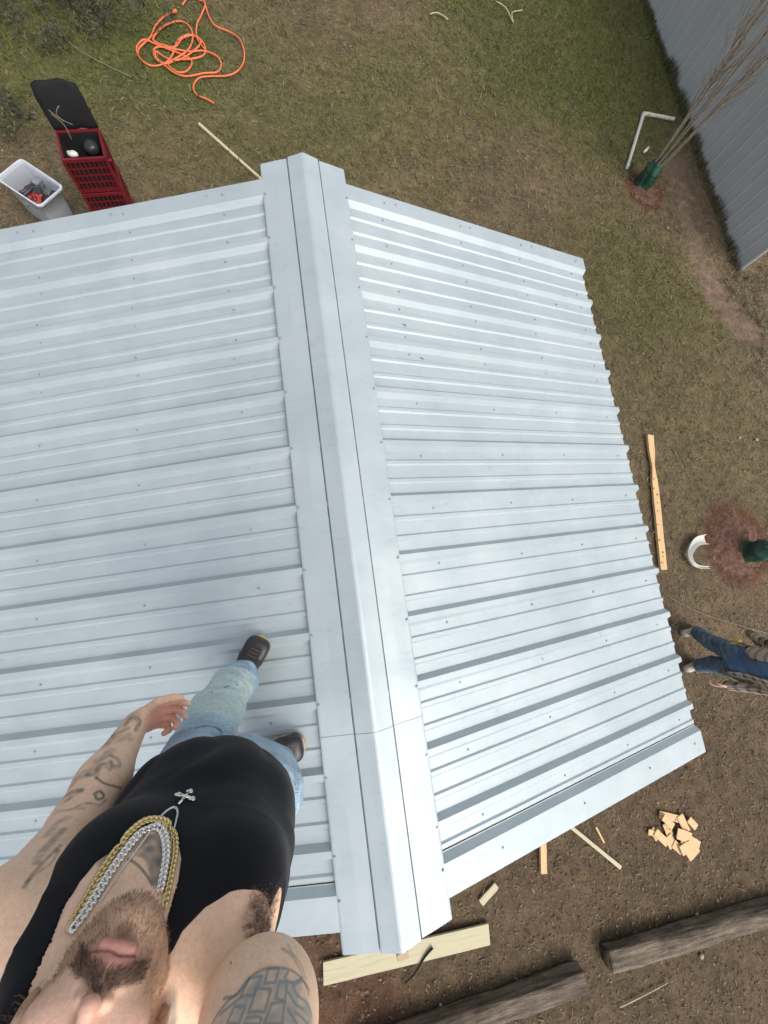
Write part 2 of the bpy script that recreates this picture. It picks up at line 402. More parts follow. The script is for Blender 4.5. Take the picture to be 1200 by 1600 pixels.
# bits of dirt lying on the right slope
for px, py, sc_ in ((632, 508, .022), (659, 560, .026), (869, 476, .018)):
    c = on_roof(px, py, 1, -.028); r = random.Random(px)
    m = MB().tube([c + np.array([-.5 * sc_, .3 * sc_, .001]), c + np.array([0, 0, .004]), c + np.array([.5 * sc_, -.35 * sc_, .002])], [.001, .003, .0015], 5)
    tag(m.build('dry_leaf', M['twig']), {632: 'thin brown leaf scrap on the upper right slope of the steel roof', 659: 'dark curled leaf scrap just below the thinner scrap on the right roof slope', 869: 'tiny dark crumb near the far eave of the right roof slope'}[px], 'debris')

# ------------------------------------------------------------------ the grey metal shed
shed = empty('metal_shed', (float(shed_c[0]), float(shed_c[1]), 0), 'large grey corrugated metal building standing at the far right of the yard', 'building')
def wall(c, d, n_out, length, height, name='wall_panel'):
    pw = .91; k = int(math.ceil(length / pw))
    for i in range(k):
        prof = []; q = 0.0
        L0 = i * pw; L1 = min(length, (i + 1) * pw) + .0
        s = L0
        while s < L1 - 1e-6:
            for ds, h in ((0, 0), (.02, .016), (.045, .016), (.065, 0), (.105, 0), (.112, .003), (.125, .003), (.132, 0), (.227 if False else .165, 0), (.172, .003), (.185, .003), (.192, 0)):
                if s + ds < L1: prof.append((s + ds, h))
            s += .2275
        prof.append((L1, 0 if True else 0))
        v = []; f = []; n = len(prof); zs = (-.05, height * .5, height)
        for z in zs:
            for s_, h in prof: v.append((c[0] + d[0] * s_ + n_out[0] * (h + .001 * (i % 2)), c[1] + d[1] * s_ + n_out[1] * (h + .001 * (i % 2)), z))
        for a in range(2):
            for j in range(n - 1): f.append((a * n + j, a * n + j + 1, (a + 1) * n + j + 1, (a + 1) * n + j))
        link(name, mesh(name, v, f), M['siding'], shed)
wall(shed_c, shed_d, -shed_n, 11.0, 3.6)
rad_ = (shed_c - CAM)[:2]; rad_ = rad_ / np.linalg.norm(rad_); end_d = rad_ * math.cos(.03) + np.array([-rad_[1], rad_[0]]) * math.sin(.14) * (1 if np.dot([-rad_[1], rad_[0]], shed_d) > 0 else -1)
wall(shed_c, end_d, np.array([end_d[1], -end_d[0]]) if np.dot([end_d[1], -end_d[0]], shed_d) < 0 else np.array([-end_d[1], end_d[0]]), 7.0, 3.6)
bk = shed_c[:2] + shed_d * 11; bn = shed_c[:2] + end_d * 7
wall(bk, end_d, shed_d, 7.0, 3.6); wall(bn, shed_d, shed_n, 11.0, 3.6)
a, b, c_, d_ = (np.r_[q, 3.6] for q in (shed_c[:2] - shed_n * .03, bk - shed_n * .1 + shed_d * .1, bk + end_d * 7.1 + shed_d * .1, bn + end_d * .1 - shed_d * .0))
r1 = (a + d_) / 2 + [0, 0, .35]; r2 = (b + c_) / 2 + [0, 0, .35]
link('roof', mesh('roof', [a, b, r2, r1, c_, d_], [(0, 1, 2, 3), (3, 2, 4, 5)]), M['siding'], shed)
link('gable', mesh('gable', [a, d_, r1], [(0, 1, 2)]), M['siding'], shed); link('gable', mesh('gable', [b, c_, r2], [(1, 0, 2)]), M['siding'], shed)

# ------------------------------------------------------------------ saplings in green bags, plants
def sapling(base, name_label, stems, height, lean, seed, bag_r, bag_h, label):
    r = random.Random(seed); bx, by = base[:2]
    t = empty('sapling', (bx, by, 0), label, 'sapling')
    # crumpled watering bag
    n = 20; rings = 9; v = []; f = []
    for i in range(rings):
        q = i / (rings - 1); z = bag_h * q + .005; rad = bag_r * (1.05 - .15 * q - .5 * max(0, q - .55) ** 1.3 * 2)
        for k in range(n):
            a = 2 * math.pi * k / n
            w = 1 + .42 * noise.noise(Vector((math.cos(a) * 1.7 + seed, math.sin(a) * 1.7, z * 7))) + .10 * math.sin(a * 5 + z * 14 + 2 * math.sin(a * 2))
            v.append((bx + lean[0] * z * .55 + math.cos(a) * rad * w, by + lean[1] * z * .55 + math.sin(a) * rad * w, z + .02 * noise.noise(Vector((a, z * 4, seed)))))
    f = [(i * n + k, i * n + (k + 1) % n, (i + 1) * n + (k + 1) % n, (i + 1) * n + k) for i in range(rings - 1) for k in range(n)]
    f.append(tuple((rings - 1) * n + k for k in range(n)))
    o = link('watering_bag', mesh('watering_bag', v, f), M['bag'], t, True)
    m = o.modifiers.new('s', 'SUBSURF'); m.levels = m.render_levels = 1
    # strap on the bag
    MB().tube([(bx + lean[0] * bag_h * .3 + math.cos(q * .3) * bag_r * 1.12, by + lean[1] * bag_h * .3 + math.sin(q * .3) * bag_r * 1.12, bag_h * .62) for q in range(22)], .006, 5).build('strap', M['black_plastic'], t)
    for s in range(stems):
        a = 2 * math.pi * s / stems + r.uniform(-.4, .4); sp = r.uniform(.10, .26)
        pts = []; rad = []
        dx, dy = math.cos(a) * sp + lean[0], math.sin(a) * sp + lean[1]
        for i in range(10):
            q = i / 9; z = height * q * r.uniform(.97, 1.0)
            pts.append((bx + math.cos(a) * .035 + dx * z * (.6 + .4 * q) + r.uniform(-.012, .012), by + math.sin(a) * .035 + dy * z * (.6 + .4 * q) + r.uniform(-.012, .012), z)); rad.append(.015 * (1 - q) ** .7 + .0025)
        tr = MB().tube(smooth_path(pts, 3), list(np.interp(np.linspace(0, 1, 28), np.linspace(0, 1, 10), rad)), 6)
        st = tr.build('stem', M['bark'], t, True)
        mb = MB()
        for b_ in range(19):
            q = r.uniform(.3, .97); k = int(q * 9); p0 = Vector(pts[k]).lerp(Vector(pts[min(9, k + 1)]), q * 9 - k)
            aa = r.uniform(0, 6.28); L = r.uniform(.25, .7) * (1.15 - q * .5)
            d = Vector((math.cos(aa) * .45 + dx, math.sin(aa) * .45 + dy, 1)).normalized(); pp = [p0]; 
            for j in range(4): d = (d + Vector((r.uniform(-.16, .16), r.uniform(-.16, .16), .05))).normalized(); pp.append(pp[-1] + d * L / 4)
            mb.tube(pp, [.005, .004, .003, .0022, .0012], 4, False)
            for _ in range(3):
                e = pp[r.randint(1, 3)]; d2 = (d + Vector((r.uniform(-.6, .6), r.uniform(-.6, .6), 0))).normalized()
                mb.tube([e, e + d2 * L * .22, e + d2 * L * .4 + Vector((0, 0, .02))], [.0025, .0018, .001], 3, False)
        mb.build('twigs', M['bark'], t, True)['kind'] = 'stuff'
    return t
G1 = G(1001, 290); G2 = G(1166, 862)
sapling(G1, '', 9, 3.6, (.03, .02), 3, .135, .42, 'bare multi-stemmed sapling in a dark green bag beside the grey shed')
sapling(G2, '', 5, 1.9, (.0, .0), 9, .145, .36, 'sapling with green bag in the wide ring of red earth at right edge')
def ring(c, rx, ry, name, label, seed):
    r = np.random.default_rng(seed); V = []; F = []
    n = 90; m = 22
    for i in range(m + 1):
        q = i / m
        for k in range(n):
            a = 2 * math.pi * k / n; w = 1 + .12 * noise.noise(Vector((math.cos(a) * 2 + seed, math.sin(a) * 2, 0)))
            x = c[0] + math.cos(a) * rx * q * w; y = c[1] + math.sin(a) * ry * q * w
            z = .05 * (1 - q ** 2) + .030 * noise.noise(Vector((x * 11, y * 11, seed))) + .014 * noise.noise(Vector((x * 37, y * 37, seed))) - .028 * q
            V.append((x, y, z))
    F = [(i * n + k, (i + 1) * n + k, (i + 1) * n + (k + 1) % n, i * n + (k + 1) % n) for i in range(m) for k in range(n)]
    o = link(name, mesh(name, V, F), M['mulch'], None, True); tag(o, label, 'earth mound', kind='stuff'); return o
ring(G(1152, 850), .46, .50, 'red_earth', 'ring of loose red earth round the green bag at the right edge', 4)
ring(G(1008, 298), .26, .31, 'red_earth', 'small ring of red earth round the sapling beside the grey shed', 5)

def bramble(name, n, px, rad, z1, label, cols, seed, leaf=.03, cat='plant', stem=.004):
    r = random.Random(seed); c = G(*px); t = empty(name, (c[0], c[1], 0), label, cat); mb = MB(); lv = []; lf = []; lc = []
    for i in range(n):
        a = r.uniform(0, 6.28); q = math.sqrt(r.random()); x = c[0] + math.cos(a) * rad[0] * q; y = c[1] + math.sin(a) * rad[1] * q
        b = r.uniform(0, 6.28); h = z1 * r.uniform(.3, 1); L = r.uniform(.2, .7) * max(rad) * .7; pts = []
        for j in range(6):
            s = j / 5; pts.append((x + math.cos(b + s) * L * s, y + math.sin(b + s) * L * s, h * math.sin(min(1, s * 1.2) * 1.9) * .9 + .005))
        mb.tube(pts, [stem, stem * .9, stem * .8, stem * .6, stem * .4, stem * .3], 4, False)
        if leaf:
            for j in range(1, 6):
                for _ in range(5):
                    p = Vector(pts[j]) + Vector([r.uniform(-.05, .05) for _ in range(3)]); p.z = max(.01, p.z)
                    u = Vector([r.uniform(-1, 1), r.uniform(-1, 1), r.uniform(-.4, .4)]).normalized() * leaf * r.uniform(.5, 1.3); w = u.cross(Vector((r.uniform(-.5, .5), r.uniform(-.5, .5), 1))).normalized() * leaf * .35
                    k = len(lv); lv += [p - u, p + w, p + u, p - w]; lf.append((k, k + 1, k + 2, k + 3)); cc = r.choice(cols); m_ = r.uniform(.6, 1.3); lc += [[q_ * m_ for q_ in cc]] * 4
    mb.build('stems', M['twig'], t)['kind'] = 'stuff'
    if leaf:
        me = mesh('leaves', lv, lf); set_col(me, np.array(lc)); tt = NT('leaves', .8); tt.color(tt.attr('tint'))
        link('leaves', me, tt.m, t)['kind'] = 'stuff'
    return t
DK = [(.028, .036, .014), (.05, .055, .022), (.08, .068, .04), (.018, .022, .010)]
bramble('bramble', 46, (70, 40), (1.0, .6), .38, 'dark tangled bramble clump in the far left corner of the yard', DK, 1, .035)
bramble('bramble', 26, (165, 20), (.8, .5), .28, 'lower scrubby bramble between the corner clump and the orange cord', DK, 2, .03)
bramble('weed_clump', 16, (5, 190), (.3, .45), .25, 'dark leafy weeds at the left edge above the pale plastic tote', DK + [(.14, .12, .03)], 3, .035)
TW = [(.16, .12, .07), (.22, .17, .10), (.10, .08, .05)]
bramble('brush_pile', 60, (1175, 455), (.55, .7), .12, 'dry brown brush heap at the near corner of the grey shed', TW, 4, .02, 'brush', .005)
bramble('brush_pile', 30, (1215, 420), (.4, .4), .16, 'dry brush heap just past the near corner of the grey shed', TW, 6, .02, 'brush', .005)
bramble('brush_pile', 34, (1195, 560), (.35, .6), .08, 'flat scatter of dry roots below the brush heap at the right edge', TW, 5, .018, 'brush', .004)
for i in range(9):                                # ragged weeds along the foot of the shed wall
    s = .3 + i * .95; q = shed_c[:2] + shed_d * s - shed_n * .1
# ragged growth along the wall foot
r = random.Random(77); lv = []; lf = []; lc = []
for i in range(5200):
    s = r.uniform(0, 10.5); o_ = abs(r.gauss(0, .06)) + .005; p = Vector((*(shed_c[:2] + shed_d * s - shed_n * o_), .0)); h = r.uniform(.04, .17) * (.5 + .9 * abs(noise.noise(Vector((s * 1.3, 3, 0)))) * 2)
    u = Vector((r.uniform(-.4, .4), r.uniform(-.4, .4), 1)).normalized() * h; w = Vector((r.uniform(-1, 1), r.uniform(-1, 1), 0)).normalized() * .006
    k = len(lv); lv += [p - w, p + w, p + u + w * .3, p + u - w * .3]; lf.append((k, k + 1, k + 2, k + 3)); cc = r.choice([(.05, .07, .02), (.09, .10, .03), (.14, .11, .06)] if s > 3.2 or r.random() < .4 else [(.17, .13, .08), (.12, .09, .05)]); lc += [cc] * 4
me = mesh('wall_foot_grass', lv, lf); set_col(me, np.array(lc)); tt = NT('wall_foot_grass', .85); tt.color(tt.attr('tint'))
tag(link('wall_foot_grass', me, tt.m), 'uncut grass along the foot of the grey metal wall', 'grass', kind='stuff')

# ------------------------------------------------------------------ things lying in the yard
def plank(a, b, w, h, z, mat, name, label, cat, group=None, jit=.0015, bev=.002, notch=None, rz=0):
    A = Vector(spot(*a, z)); B = Vector(spot(*b, z)); mb = MB()
    n = 8; d = (B - A); L = d.length; d.normalize(); x = d.cross(Vector((0, 0, 1))).normalized(); v = []
    for i in range(n + 1):
        q = i / n; ww = w
        if notch and i in notch: ww = w * notch[i]
        for sx, sz in ((-1, -1), (1, -1), (1, 1), (-1, 1)):
            v.append(A + d * L * q + x * sx * ww * .5 + Vector((0, 0, sz * h * .5)) + Vector([random.uniform(-jit, jit) for _ in range(3)]))
    f = [tuple(range(4)), tuple(n * 4 + k for k in (3, 2, 1, 0))] + [(i * 4 + k, (i + 1) * 4 + k, (i + 1) * 4 + (k + 1) % 4, i * 4 + (k + 1) % 4) for i in range(n) for k in range(4)]
    me = mesh(name, [p - A for p in v], f); o = link(name, me, mat); o.location = A
    # grain follows the object: turn the mesh so its length runs along local x
    ang = math.atan2(d.y, d.x); me.transform(Matrix.Rotation(-ang, 4, 'Z')); o.rotation_euler = (0, 0, ang)
    if bev: m = o.modifiers.new('b', 'BEVEL'); m.width = bev; m.segments = 1
    return tag(o, label, cat, group)
plank((311, 194), (455, 322), .035, .03, .018, M['pale_board'], 'wood_strip', 'thin pale wood strip reaching under the far left edge of the roof', 'lumber')
lo = plank((1015, 680), (1036, 890), .10, .038, .022, M['pine'], 'pine_board', 'long knotty pine board with a notch lying beside the right eave', 'lumber', notch={2: .45, 1: .95, 3: .92})
kn = MB(); r = random.Random(4)
La = Vector(spot(1015, 680, .0425)); Lb = Vector(spot(1036, 890, .0425))
for q in (.22, .34, .41, .46, .52, .58, .68, .79, .88, .91, .95):
    p = La.lerp(Lb, q) + Vector((r.uniform(-.025, .035), 0, 0)); kn.tube([p - Vector((0, 0, .004)), p + Vector((0, 0, .0006))], r.uniform(.009, .016), 8)
ko = kn.build('knots', simple('pine_knot', (.22, .10, .04)), lo); ko['kind'] = 'stuff'
plank((847, 1290), (849, 1364), .075, .038, .022, M['pine'], 'pine_offcut', 'short orange pine offcut poking out below the near gable', 'lumber')
plank((880, 1282), (969, 1355), .042, .035, .02, M['pale_board'], 'wood_strip', 'long thin wood strip slanting out from under the near right gable', 'lumber')
plank((931, 1292), (944, 1317), .02, .012, .05, M['pine'], 'wood_splinter', 'small splinter lying across the slanting wood strip', 'lumber')
plank((751, 1411), (776, 1383), .075, .02, .014, M['pale_board'], 'wood_offcut', 'small pale wood offcut lying alone near the lower right corner of the ridge', 'lumber')
plank((505, 1521), (764, 1459), .20, .022, .03, M['pale_board'], 'pale_board', 'wide pale board lying on the soil below the end of the ridge', 'lumber')
p = smooth_path([spot(676, 1481, .06), spot(664, 1495, .055), spot(650, 1518, .05), spot(634, 1536, .012)], 6)
tag(MB().tube(p, list(np.linspace(.012, .006, len(p))), 7).build('dark_stick', M['black_plastic'], None, True), 'short dark bent stick resting across the wide pale board', 'stick')
p = smooth_path([spot(968, 1574, .012), spot(1005, 1556, .02), spot(1043, 1536, .012)], 5)
tag(MB().tube(p, list(np.linspace(.009, .005, len(p))), 6).build('pale_twig', M['palestraw'], None, True), 'thin pale straight twig between the two weathered logs', 'twig')
# offcuts heap
HEAP = ['pine offcut lying crosswise at the far end of the heap', 'pine offcut second from the far end of the heap', 'small pine offcut at the right tip of the heap', 'small pine offcut on the left flank of the heap', 'stubby pine offcut at the far left of the heap', 'pine offcut reaching from the left flank to the middle of the heap', 'narrow pine offcut bridging the gap inside the heap', 'pine offcut in the very middle of the heap', 'pine offcut just right of the heap middle', 'pine offcut near the front middle of the heap', 'largest pine offcut at the front right of the heap', 'pine offcut under the largest one of the heap', 'pine offcut nearest the logs at the front of the heap', 'slim pine offcut at the far left edge inside the heap']
heap = [((1030, 1272), (1062, 1280), .05), ((1062, 1274), (1074, 1300), .06), ((1076, 1280), (1088, 1293), .05), ((1018, 1295), (1028, 1311), .05), ((1013, 1300), (1022, 1302), .04), ((1024, 1300), (1043, 1318), .055),
        ((1040, 1286), (1047, 1306), .06), ((1043, 1306), (1052, 1324), .07), ((1058, 1302), (1080, 1310), .075), ((1052, 1318), (1066, 1330), .06), ((1066, 1308), (1092, 1324), .085), ((1064, 1330), (1080, 1320), .07), ((1074, 1339), (1089, 1322), .08), ((1036, 1276), (1052, 1292), .05)]
for i, (a, b, w) in enumerate(heap):
    plank(a, b, w * 1.6, .011, .010 + .012 * (i % 3) + .0025 * i * (i > 7), M['pine'], 'shim_offcut', HEAP[i], 'lumber', 'pine offcuts heaped on the soil', .002, .001)
# the two weathered logs
def log(a, b, w, h, label, seed):
    A = Vector(spot(*a, h * .5)); B = Vector(spot(*b, h * .5)); d = B - A; L = d.length; d.normalize(); x = d.cross(Vector((0, 0, 1))).normalized(); n = 70; m = 26; v = []
    for i in range(n + 1):
        q = i / n
        for k in range(m):
            a_ = 2 * math.pi * k / m; ca, sa = math.cos(a_), math.sin(a_)
            cx = math.copysign(abs(ca) ** .45, ca); cz = math.copysign(abs(sa) ** .45, sa)
            e = .97 + .17 * noise.noise(Vector((q * L * .9 + seed, ca * 1.3, sa * 1.3))) + .15 * noise.noise(Vector((q * L * 1.6, ca * 7, sa * 7 + seed))) + .05 * noise.noise(Vector((q * L * 9, ca * 13, sa * 13)))
            endx = (random.random() - .5) * .03 if i in (0, n) else 0
            v.append(Vector((q * L + endx, cx * w * .5 * e, cz * h * .5 * e)))
    f = [(i * m + k, (i + 1) * m + k, (i + 1) * m + (k + 1) % m, i * m + (k + 1) % m)[::-1] for i in range(n) for k in range(m)] + [tuple(range(m))[::-1], tuple(n * m + k for k in range(m))]
    me = mesh('log', v, f); o = link('weathered_log', me, log_mat, None, True); o.location = A; o.rotation_euler = (0, 0, math.atan2(d.y, d.x)); return tag(o, label, 'log')
t = NT('bark_log', .95, 0, .1); g_ = t.noise(1, 6, .65, dist=.3, scl=(2.2, 22, 22)); h_ = t.noise(3, 4, .6)
t.color(t.mix(t.ramp(h_, [(.45, (0, 0, 0)), (.62, (.8, .8, .8))]), t.ramp(g_, [(.3, (.07, .054, .042)), (.5, (.19, .15, .115)), (.7, (.30, .24, .18))]), t.ramp(g_, [(.3, (.20, .155, .115)), (.7, (.42, .34, .25))]))); t.bump(t.noise(1, 7, .75, dist=.8, scl=(4, 30, 30)), 1.0, .05); log_mat = t.m
log((948, 1497), (1290, 1400), .22, .17, 'weathered grey log at the lower right whose far end leaves the picture', 2)
log((560, 1650), (908, 1528), .23, .18, 'weathered grey log at bottom centre with a dark hollow beside it', 8)
# stones and pale bits
for px, py, s_, lab in ((1155, 684, .03, 'small pale stone, the left one of a pair beside the right eave'), (1181, 687, .038, 'small pale stone, the right one of a pair beside the right eave'), (1095, 1493, .04, 'flat white chip lying just below the right hand log'), (1088, 1428, .03, 'small white chip above the right hand log'), (688, 1569, .025, 'tiny white pebble above the bottom log'),
                        (1043, 357, .03, 'pale clod beside the worn track near the first sapling')):
    c = G(px, py); bm = bmesh.new(); s_ *= .72; bmesh.ops.create_icosphere(bm, subdivisions=2, radius=s_)
    for v_ in bm.verts: v_.co *= 1 + .35 * noise.noise(v_.co * 40 + Vector((px, 0, 0))); v_.co.z *= .5
    me = bpy.data.meshes.new('stone'); bm.to_mesh(me); o = link('stone', me, M['stone'], None, True); o.location = (c[0], c[1], s_ * .35); tag(o, lab, 'stone')
# white pipe pieces
def pipe(pts, r, name, label, cat, n=10, sm=6, mat='pvc'):
    p = smooth_path(pts, sm) if sm else pts
    return tag(MB().tube(p, r, n).build(name, M[mat], None, True), label, cat)
pL = empty('bent_white_pipe', tuple(G(1005, 178)), 'white plastic pipe bent in a right angle beside the first sapling', 'pipe')
MB().tube([spot(980, 262, .03), spot(1004.5, 181, .03)], .028, 10).build('pipe_length', M['pvc'], pL)
MB().tube([spot(1007.5, 177.5, .03), spot(1053, 186, .03)], .028, 10).build('pipe_length', M['pvc'], pL)
MB().tube([spot(1003, 186, .03), spot(1005.5, 178, .03), spot(1014, 179, .03)], .034, 10).build('elbow', M['pvc'], pL)
pipe([spot(1006, 238, .03), spot(1013, 231, .03)], .024, 'pipe_offcut', 'short white pipe offcut between the bent pipe and the sapling bag', 'pipe', sm=0)
# curved white trough (offcut of trim) standing on the soil
cp = [Vector(spot(x, y, z)) for x, y, z in ((1101, 843, .04), (1086, 846, .035), (1077, 857, .03), (1074, 868, .03), (1079, 880, .03), (1089, 886, .03), (1105, 887, .03))]
wd = [.14, .12, .085, .06, .045, .035, .025]; cp = smooth_path(cp, 4); wd = np.interp(np.linspace(0, 1, len(cp)), np.linspace(0, 1, 7), wd); v = []; f = []
for i, p in enumerate(cp):
    d = (cp[min(i + 1, len(cp) - 1)] - cp[max(i - 1, 0)]).normalized(); x = d.cross(Vector((0, 0, 1))).normalized()
    for k, (s, h) in enumerate(((-1, .05), (-.7, .01), (0, 0), (.7, .01), (1, .05))): v.append(p + x * s * wd[i] * .5 + Vector((0, 0, h)))
f = [(i * 5 + k, i * 5 + k + 1, (i + 1) * 5 + k + 1, (i + 1) * 5 + k) for i in range(len(cp) - 1) for k in range(4)]
o = link('curved_trim', mesh('curved_trim', v, f), M['pvc'], None, True); m = o.modifiers.new('s', 'SOLIDIFY'); m.thickness = .004
tag(o, 'white curled strip of plastic trim lying against the wide red earth ring', 'trim')
# bare twigs at the top edge
for pts, lab in ((((775, 2), (790, 12), (802, 35), (800, 20), (816, 16)), 'forked bare twig on the grass at the top edge of the picture'), (((672, 22), (684, 20), (700, 30)), 'tiny curved twig left of the forked twig at the top edge')):
    pipe([spot(x, y, .03) for x, y in pts], .009, 'bare_twig', lab, 'twig', 6, 4, 'palestraw')
for pts, lab in ((((60, 10), (95, 55), (140, 88), (205, 120)), 'long dry cane across the far left corner'), (((1200, 990), (1100, 960), (1040, 930)), 'faint dry stem beside the feet of the man on the ground')):
    pipe([spot(x, y, .03) for x, y in pts], .006, 'dry_cane', lab, 'twig', 5, 4, 'bark')

# orange extension cord
def px_path(pts, z0=.012, amp=.02, seed=0):
    r = random.Random(seed); out = []
    for i, (x, y) in enumerate(pts): out.append(spot(x * .375, y * .375, z0 + amp * (.5 + .5 * math.sin(i * 2.1 + seed))))
    return out
cord = empty('extension_cord', tuple(G(290, 75)), 'tangled orange extension cord lying on the grass at the top left', 'cord')
runs = [[(735, 45), (690, 65), (650, 105), (630, 150), (600, 180), (578, 205), (578, 235), (605, 262), (640, 275), (690, 262), (720, 225), (740, 170), (785, 145), (830, 160), (855, 195), (848, 230), (800, 245), (740, 250), (690, 265), (650, 245), (640, 215), (660, 195), (730, 205), (790, 215), (850, 212), (905, 235), (922, 270), (905, 300), (850, 305), (780, 318), (730, 305), (690, 275), (648, 240)],
        [(648, 240), (650, 215), (690, 240), (740, 250), (790, 225), (830, 190), (835, 165), (800, 148), (760, 160), (730, 195), (690, 190), (640, 170), (650, 140), (690, 105), (745, 88), (785, 105), (803, 145), (795, 190), (770, 220), (730, 245), (700, 268), (740, 300), (780, 295), (800, 260), (775, 235), (700, 205), (640, 180), (600, 165), (570, 195), (575, 230), (590, 250)],
        [(760, 20), (785, -8), (830, -14), (855, 15), (840, 60), (820, 105), (822, 160), (855, 205)],
        [(820, -5), (850, 10), (868, 60), (895, 105), (960, 135), (1000, 165), (1018, 220), (1012, 265), (985, 300), (940, 316), (880, 318), (830, 325), (806, 360), (820, 395), (860, 412), (892, 430)]]
for k, pts in enumerate(runs):
    p = smooth_path(px_path(pts, .014, .022, k), 7); MB().tube(p, .0115, 8).build('cable', M['cord'], cord, True)
MB().tube([spot(735 * .375, 45 * .375, .02), spot(722 * .375, 50 * .375, .02)], .022, 8).build('plug', M['cord'], cord, True)

# stacked red crates with a black lid
def crate_parts(root, c, ax, ay, w, d, h, z0, solid_lid=False):
    """lattice crate: rim, base, corner posts, lattice rails each a piece"""
    def pt(u, v, z): return Vector((c[0] + ax[0] * u + ay[0] * v, c[1] + ax[1] * u + ay[1] * v, z))
    hw, hd = w / 2, d / 2; cr = [(-hw, -hd), (hw, -hd), (hw, hd), (-hw, hd)]
    rim = MB()
    for i in range(4):
        a, b = cr[i], cr[(i + 1) % 4]; rim.bar(pt(*a, z0 + h - .02), pt(*b, z0 + h - .02), .024, .036)
    rim.build('rim', M['red'], root, False, .003)
    base = MB()
    for i in range(7): u = -hw + w * (i + .5) / 7; base.bar(pt(u, -hd, z0 + .012), pt(u, hd, z0 + .012), w / 7 * .7, .01)
    for i in range(4): a, b = cr[i], cr[(i + 1) % 4]; base.bar(pt(*a, z0 + .02), pt(*b, z0 + .02), .018, .03)
    base.build('base', M['red'], root)
    for q in cr: MB().bar(pt(q[0] * .97, q[1] * .97, z0 + .01), pt(q[0], q[1], z0 + h - .03), .03, .03, up=(ax[0], ax[1], 0)).build('corner_post', M['red'], root)
    for i in range(4):
        a, b = cr[i], cr[(i + 1) % 4]; lat = MB()
        for zz in (.3, .5, .7): lat.bar(pt(*a, z0 + h * zz), pt(*b, z0 + h * zz), .009, .012)
        for k in range(1, 9):
            q = k / 9; u = a[0] + (b[0] - a[0]) * q; v = a[1] + (b[1] - a[1]) * q; lat.bar(pt(u, v, z0 + .02), pt(u, v, z0 + h - .03), .010, .010, up=(ax[0], ax[1], 0))
        lat.build('lattice_side', M['red'], root)
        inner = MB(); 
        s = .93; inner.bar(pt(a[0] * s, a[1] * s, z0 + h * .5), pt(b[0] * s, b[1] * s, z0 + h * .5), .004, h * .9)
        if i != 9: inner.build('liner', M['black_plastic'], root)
    return pt
fl, fr, bl = spot(95, 247, 1.08), spot(164, 243, 1.08), spot(86, 205, 1.08)
ax = (fr - fl)[:2]; cw = np.linalg.norm(ax); ax = ax / cw; ay = np.array([-ax[1], ax[0]]); cdp = .34
cc = fl[:2] + ax * cw / 2 + ay * cdp / 2
names = ['top red crate of the stack with a black lid standing open behind it', 'middle red lattice crate of the stack behind the roof edge', 'bottom red lattice crate of the stack standing on the grass']
for lev, z0 in enumerate((.72, .36, .0)):
    t = empty('red_crate', (float(cc[0]), float(cc[1]), z0), names[lev], 'crate', 'red crates stacked beside the left gable')
    pt = crate_parts(t, cc, ax, ay, cw * .97, cdp, .352, z0)
    if lev == 0:
        hw = cw / 2; v = []; nseg = 10                         # the black lid, slightly sagging
        for i in range(nseg + 1):
            q = i / nseg; z = 1.07 + .36 * q; off = cdp / 2 + .01 - .03 * q + .10 * q * q; wq = hw * (1.02 - .0 * q) * (1 - .16 * max(0, q - .8) * 5 * .5)
            for k in range(9):
                s = -1 + k / 4; zz = z - .03 * (abs(s) ** 6) * q + .012 * noise.noise(Vector((s * 2, q * 3, 0)))
                p = pt(s * wq - .02 * q, off + .018 * noise.noise(Vector((s * 2, q * 3, 5))), zz); v.append(p)
        f = [(i * 9 + k, i * 9 + k + 1, (i + 1) * 9 + k + 1, (i + 1) * 9 + k) for i in range(nseg) for k in range(8)]
        o = link('lid', mesh('lid', v, f), M['black_plastic'], t, True); m = o.modifiers.new('s', 'SOLIDIFY'); m.thickness = .02
        crate_top = pt
def blobby(name, c, r, mat, label, cat, squash=(1, 1, 1), seed=0):
    bm = bmesh.new(); bmesh.ops.create_icosphere(bm, subdivisions=3, radius=r)
    for v_ in bm.verts:
        v_.co *= 1 + .18 * noise.noise(v_.co * (1.5 / r) + Vector((seed, 0, 0))); v_.co = Vector((v_.co.x * squash[0], v_.co.y * squash[1], v_.co.z * squash[2]))
    me = bpy.data.meshes.new(name); bm.to_mesh(me); o = link(name, me, mat, None, True); o.location = c; return tag(o, label, cat)
blobby('white_glove', spot(113, 240, 1.0), .045, M['pvc'], 'crumpled white glove lying in the top red crate', 'glove', (1.2, .7, .5), 3)
blobby('dark_bag', spot(143, 230, .95), .075, M['tooldark'], 'dark bag filling the right half of the top red crate', 'bag', (1, 1, .8), 4)
for k, pts in enumerate((((76, 172), (95, 186), (114, 195)), ((80, 178), (100, 195), (112, 218)), ((92, 165), (88, 178), (100, 190)))):
    tag(MB().tube(smooth_path([spot(x, y, 1.40 - (y - 165) * .0045 + .03) for x, y in pts], 4), .0035, 5).build('bare_twig', M['bark'], None, True),
        ['upper thin bare twig hanging over the black lid', 'longest bare twig hanging from the black lid into the red crate', 'shortest bare twig crossing the black lid'][k], 'twig')
# red strap legs leaning to the right of the stack
tag(MB().tube([spot(172, 250, 1.0), spot(190, 290, .55), spot(207, 322, .03)], .012, 6).build('red_bar', M['red']), 'thin red bar leaning against the right side of the red crates', 'bar')

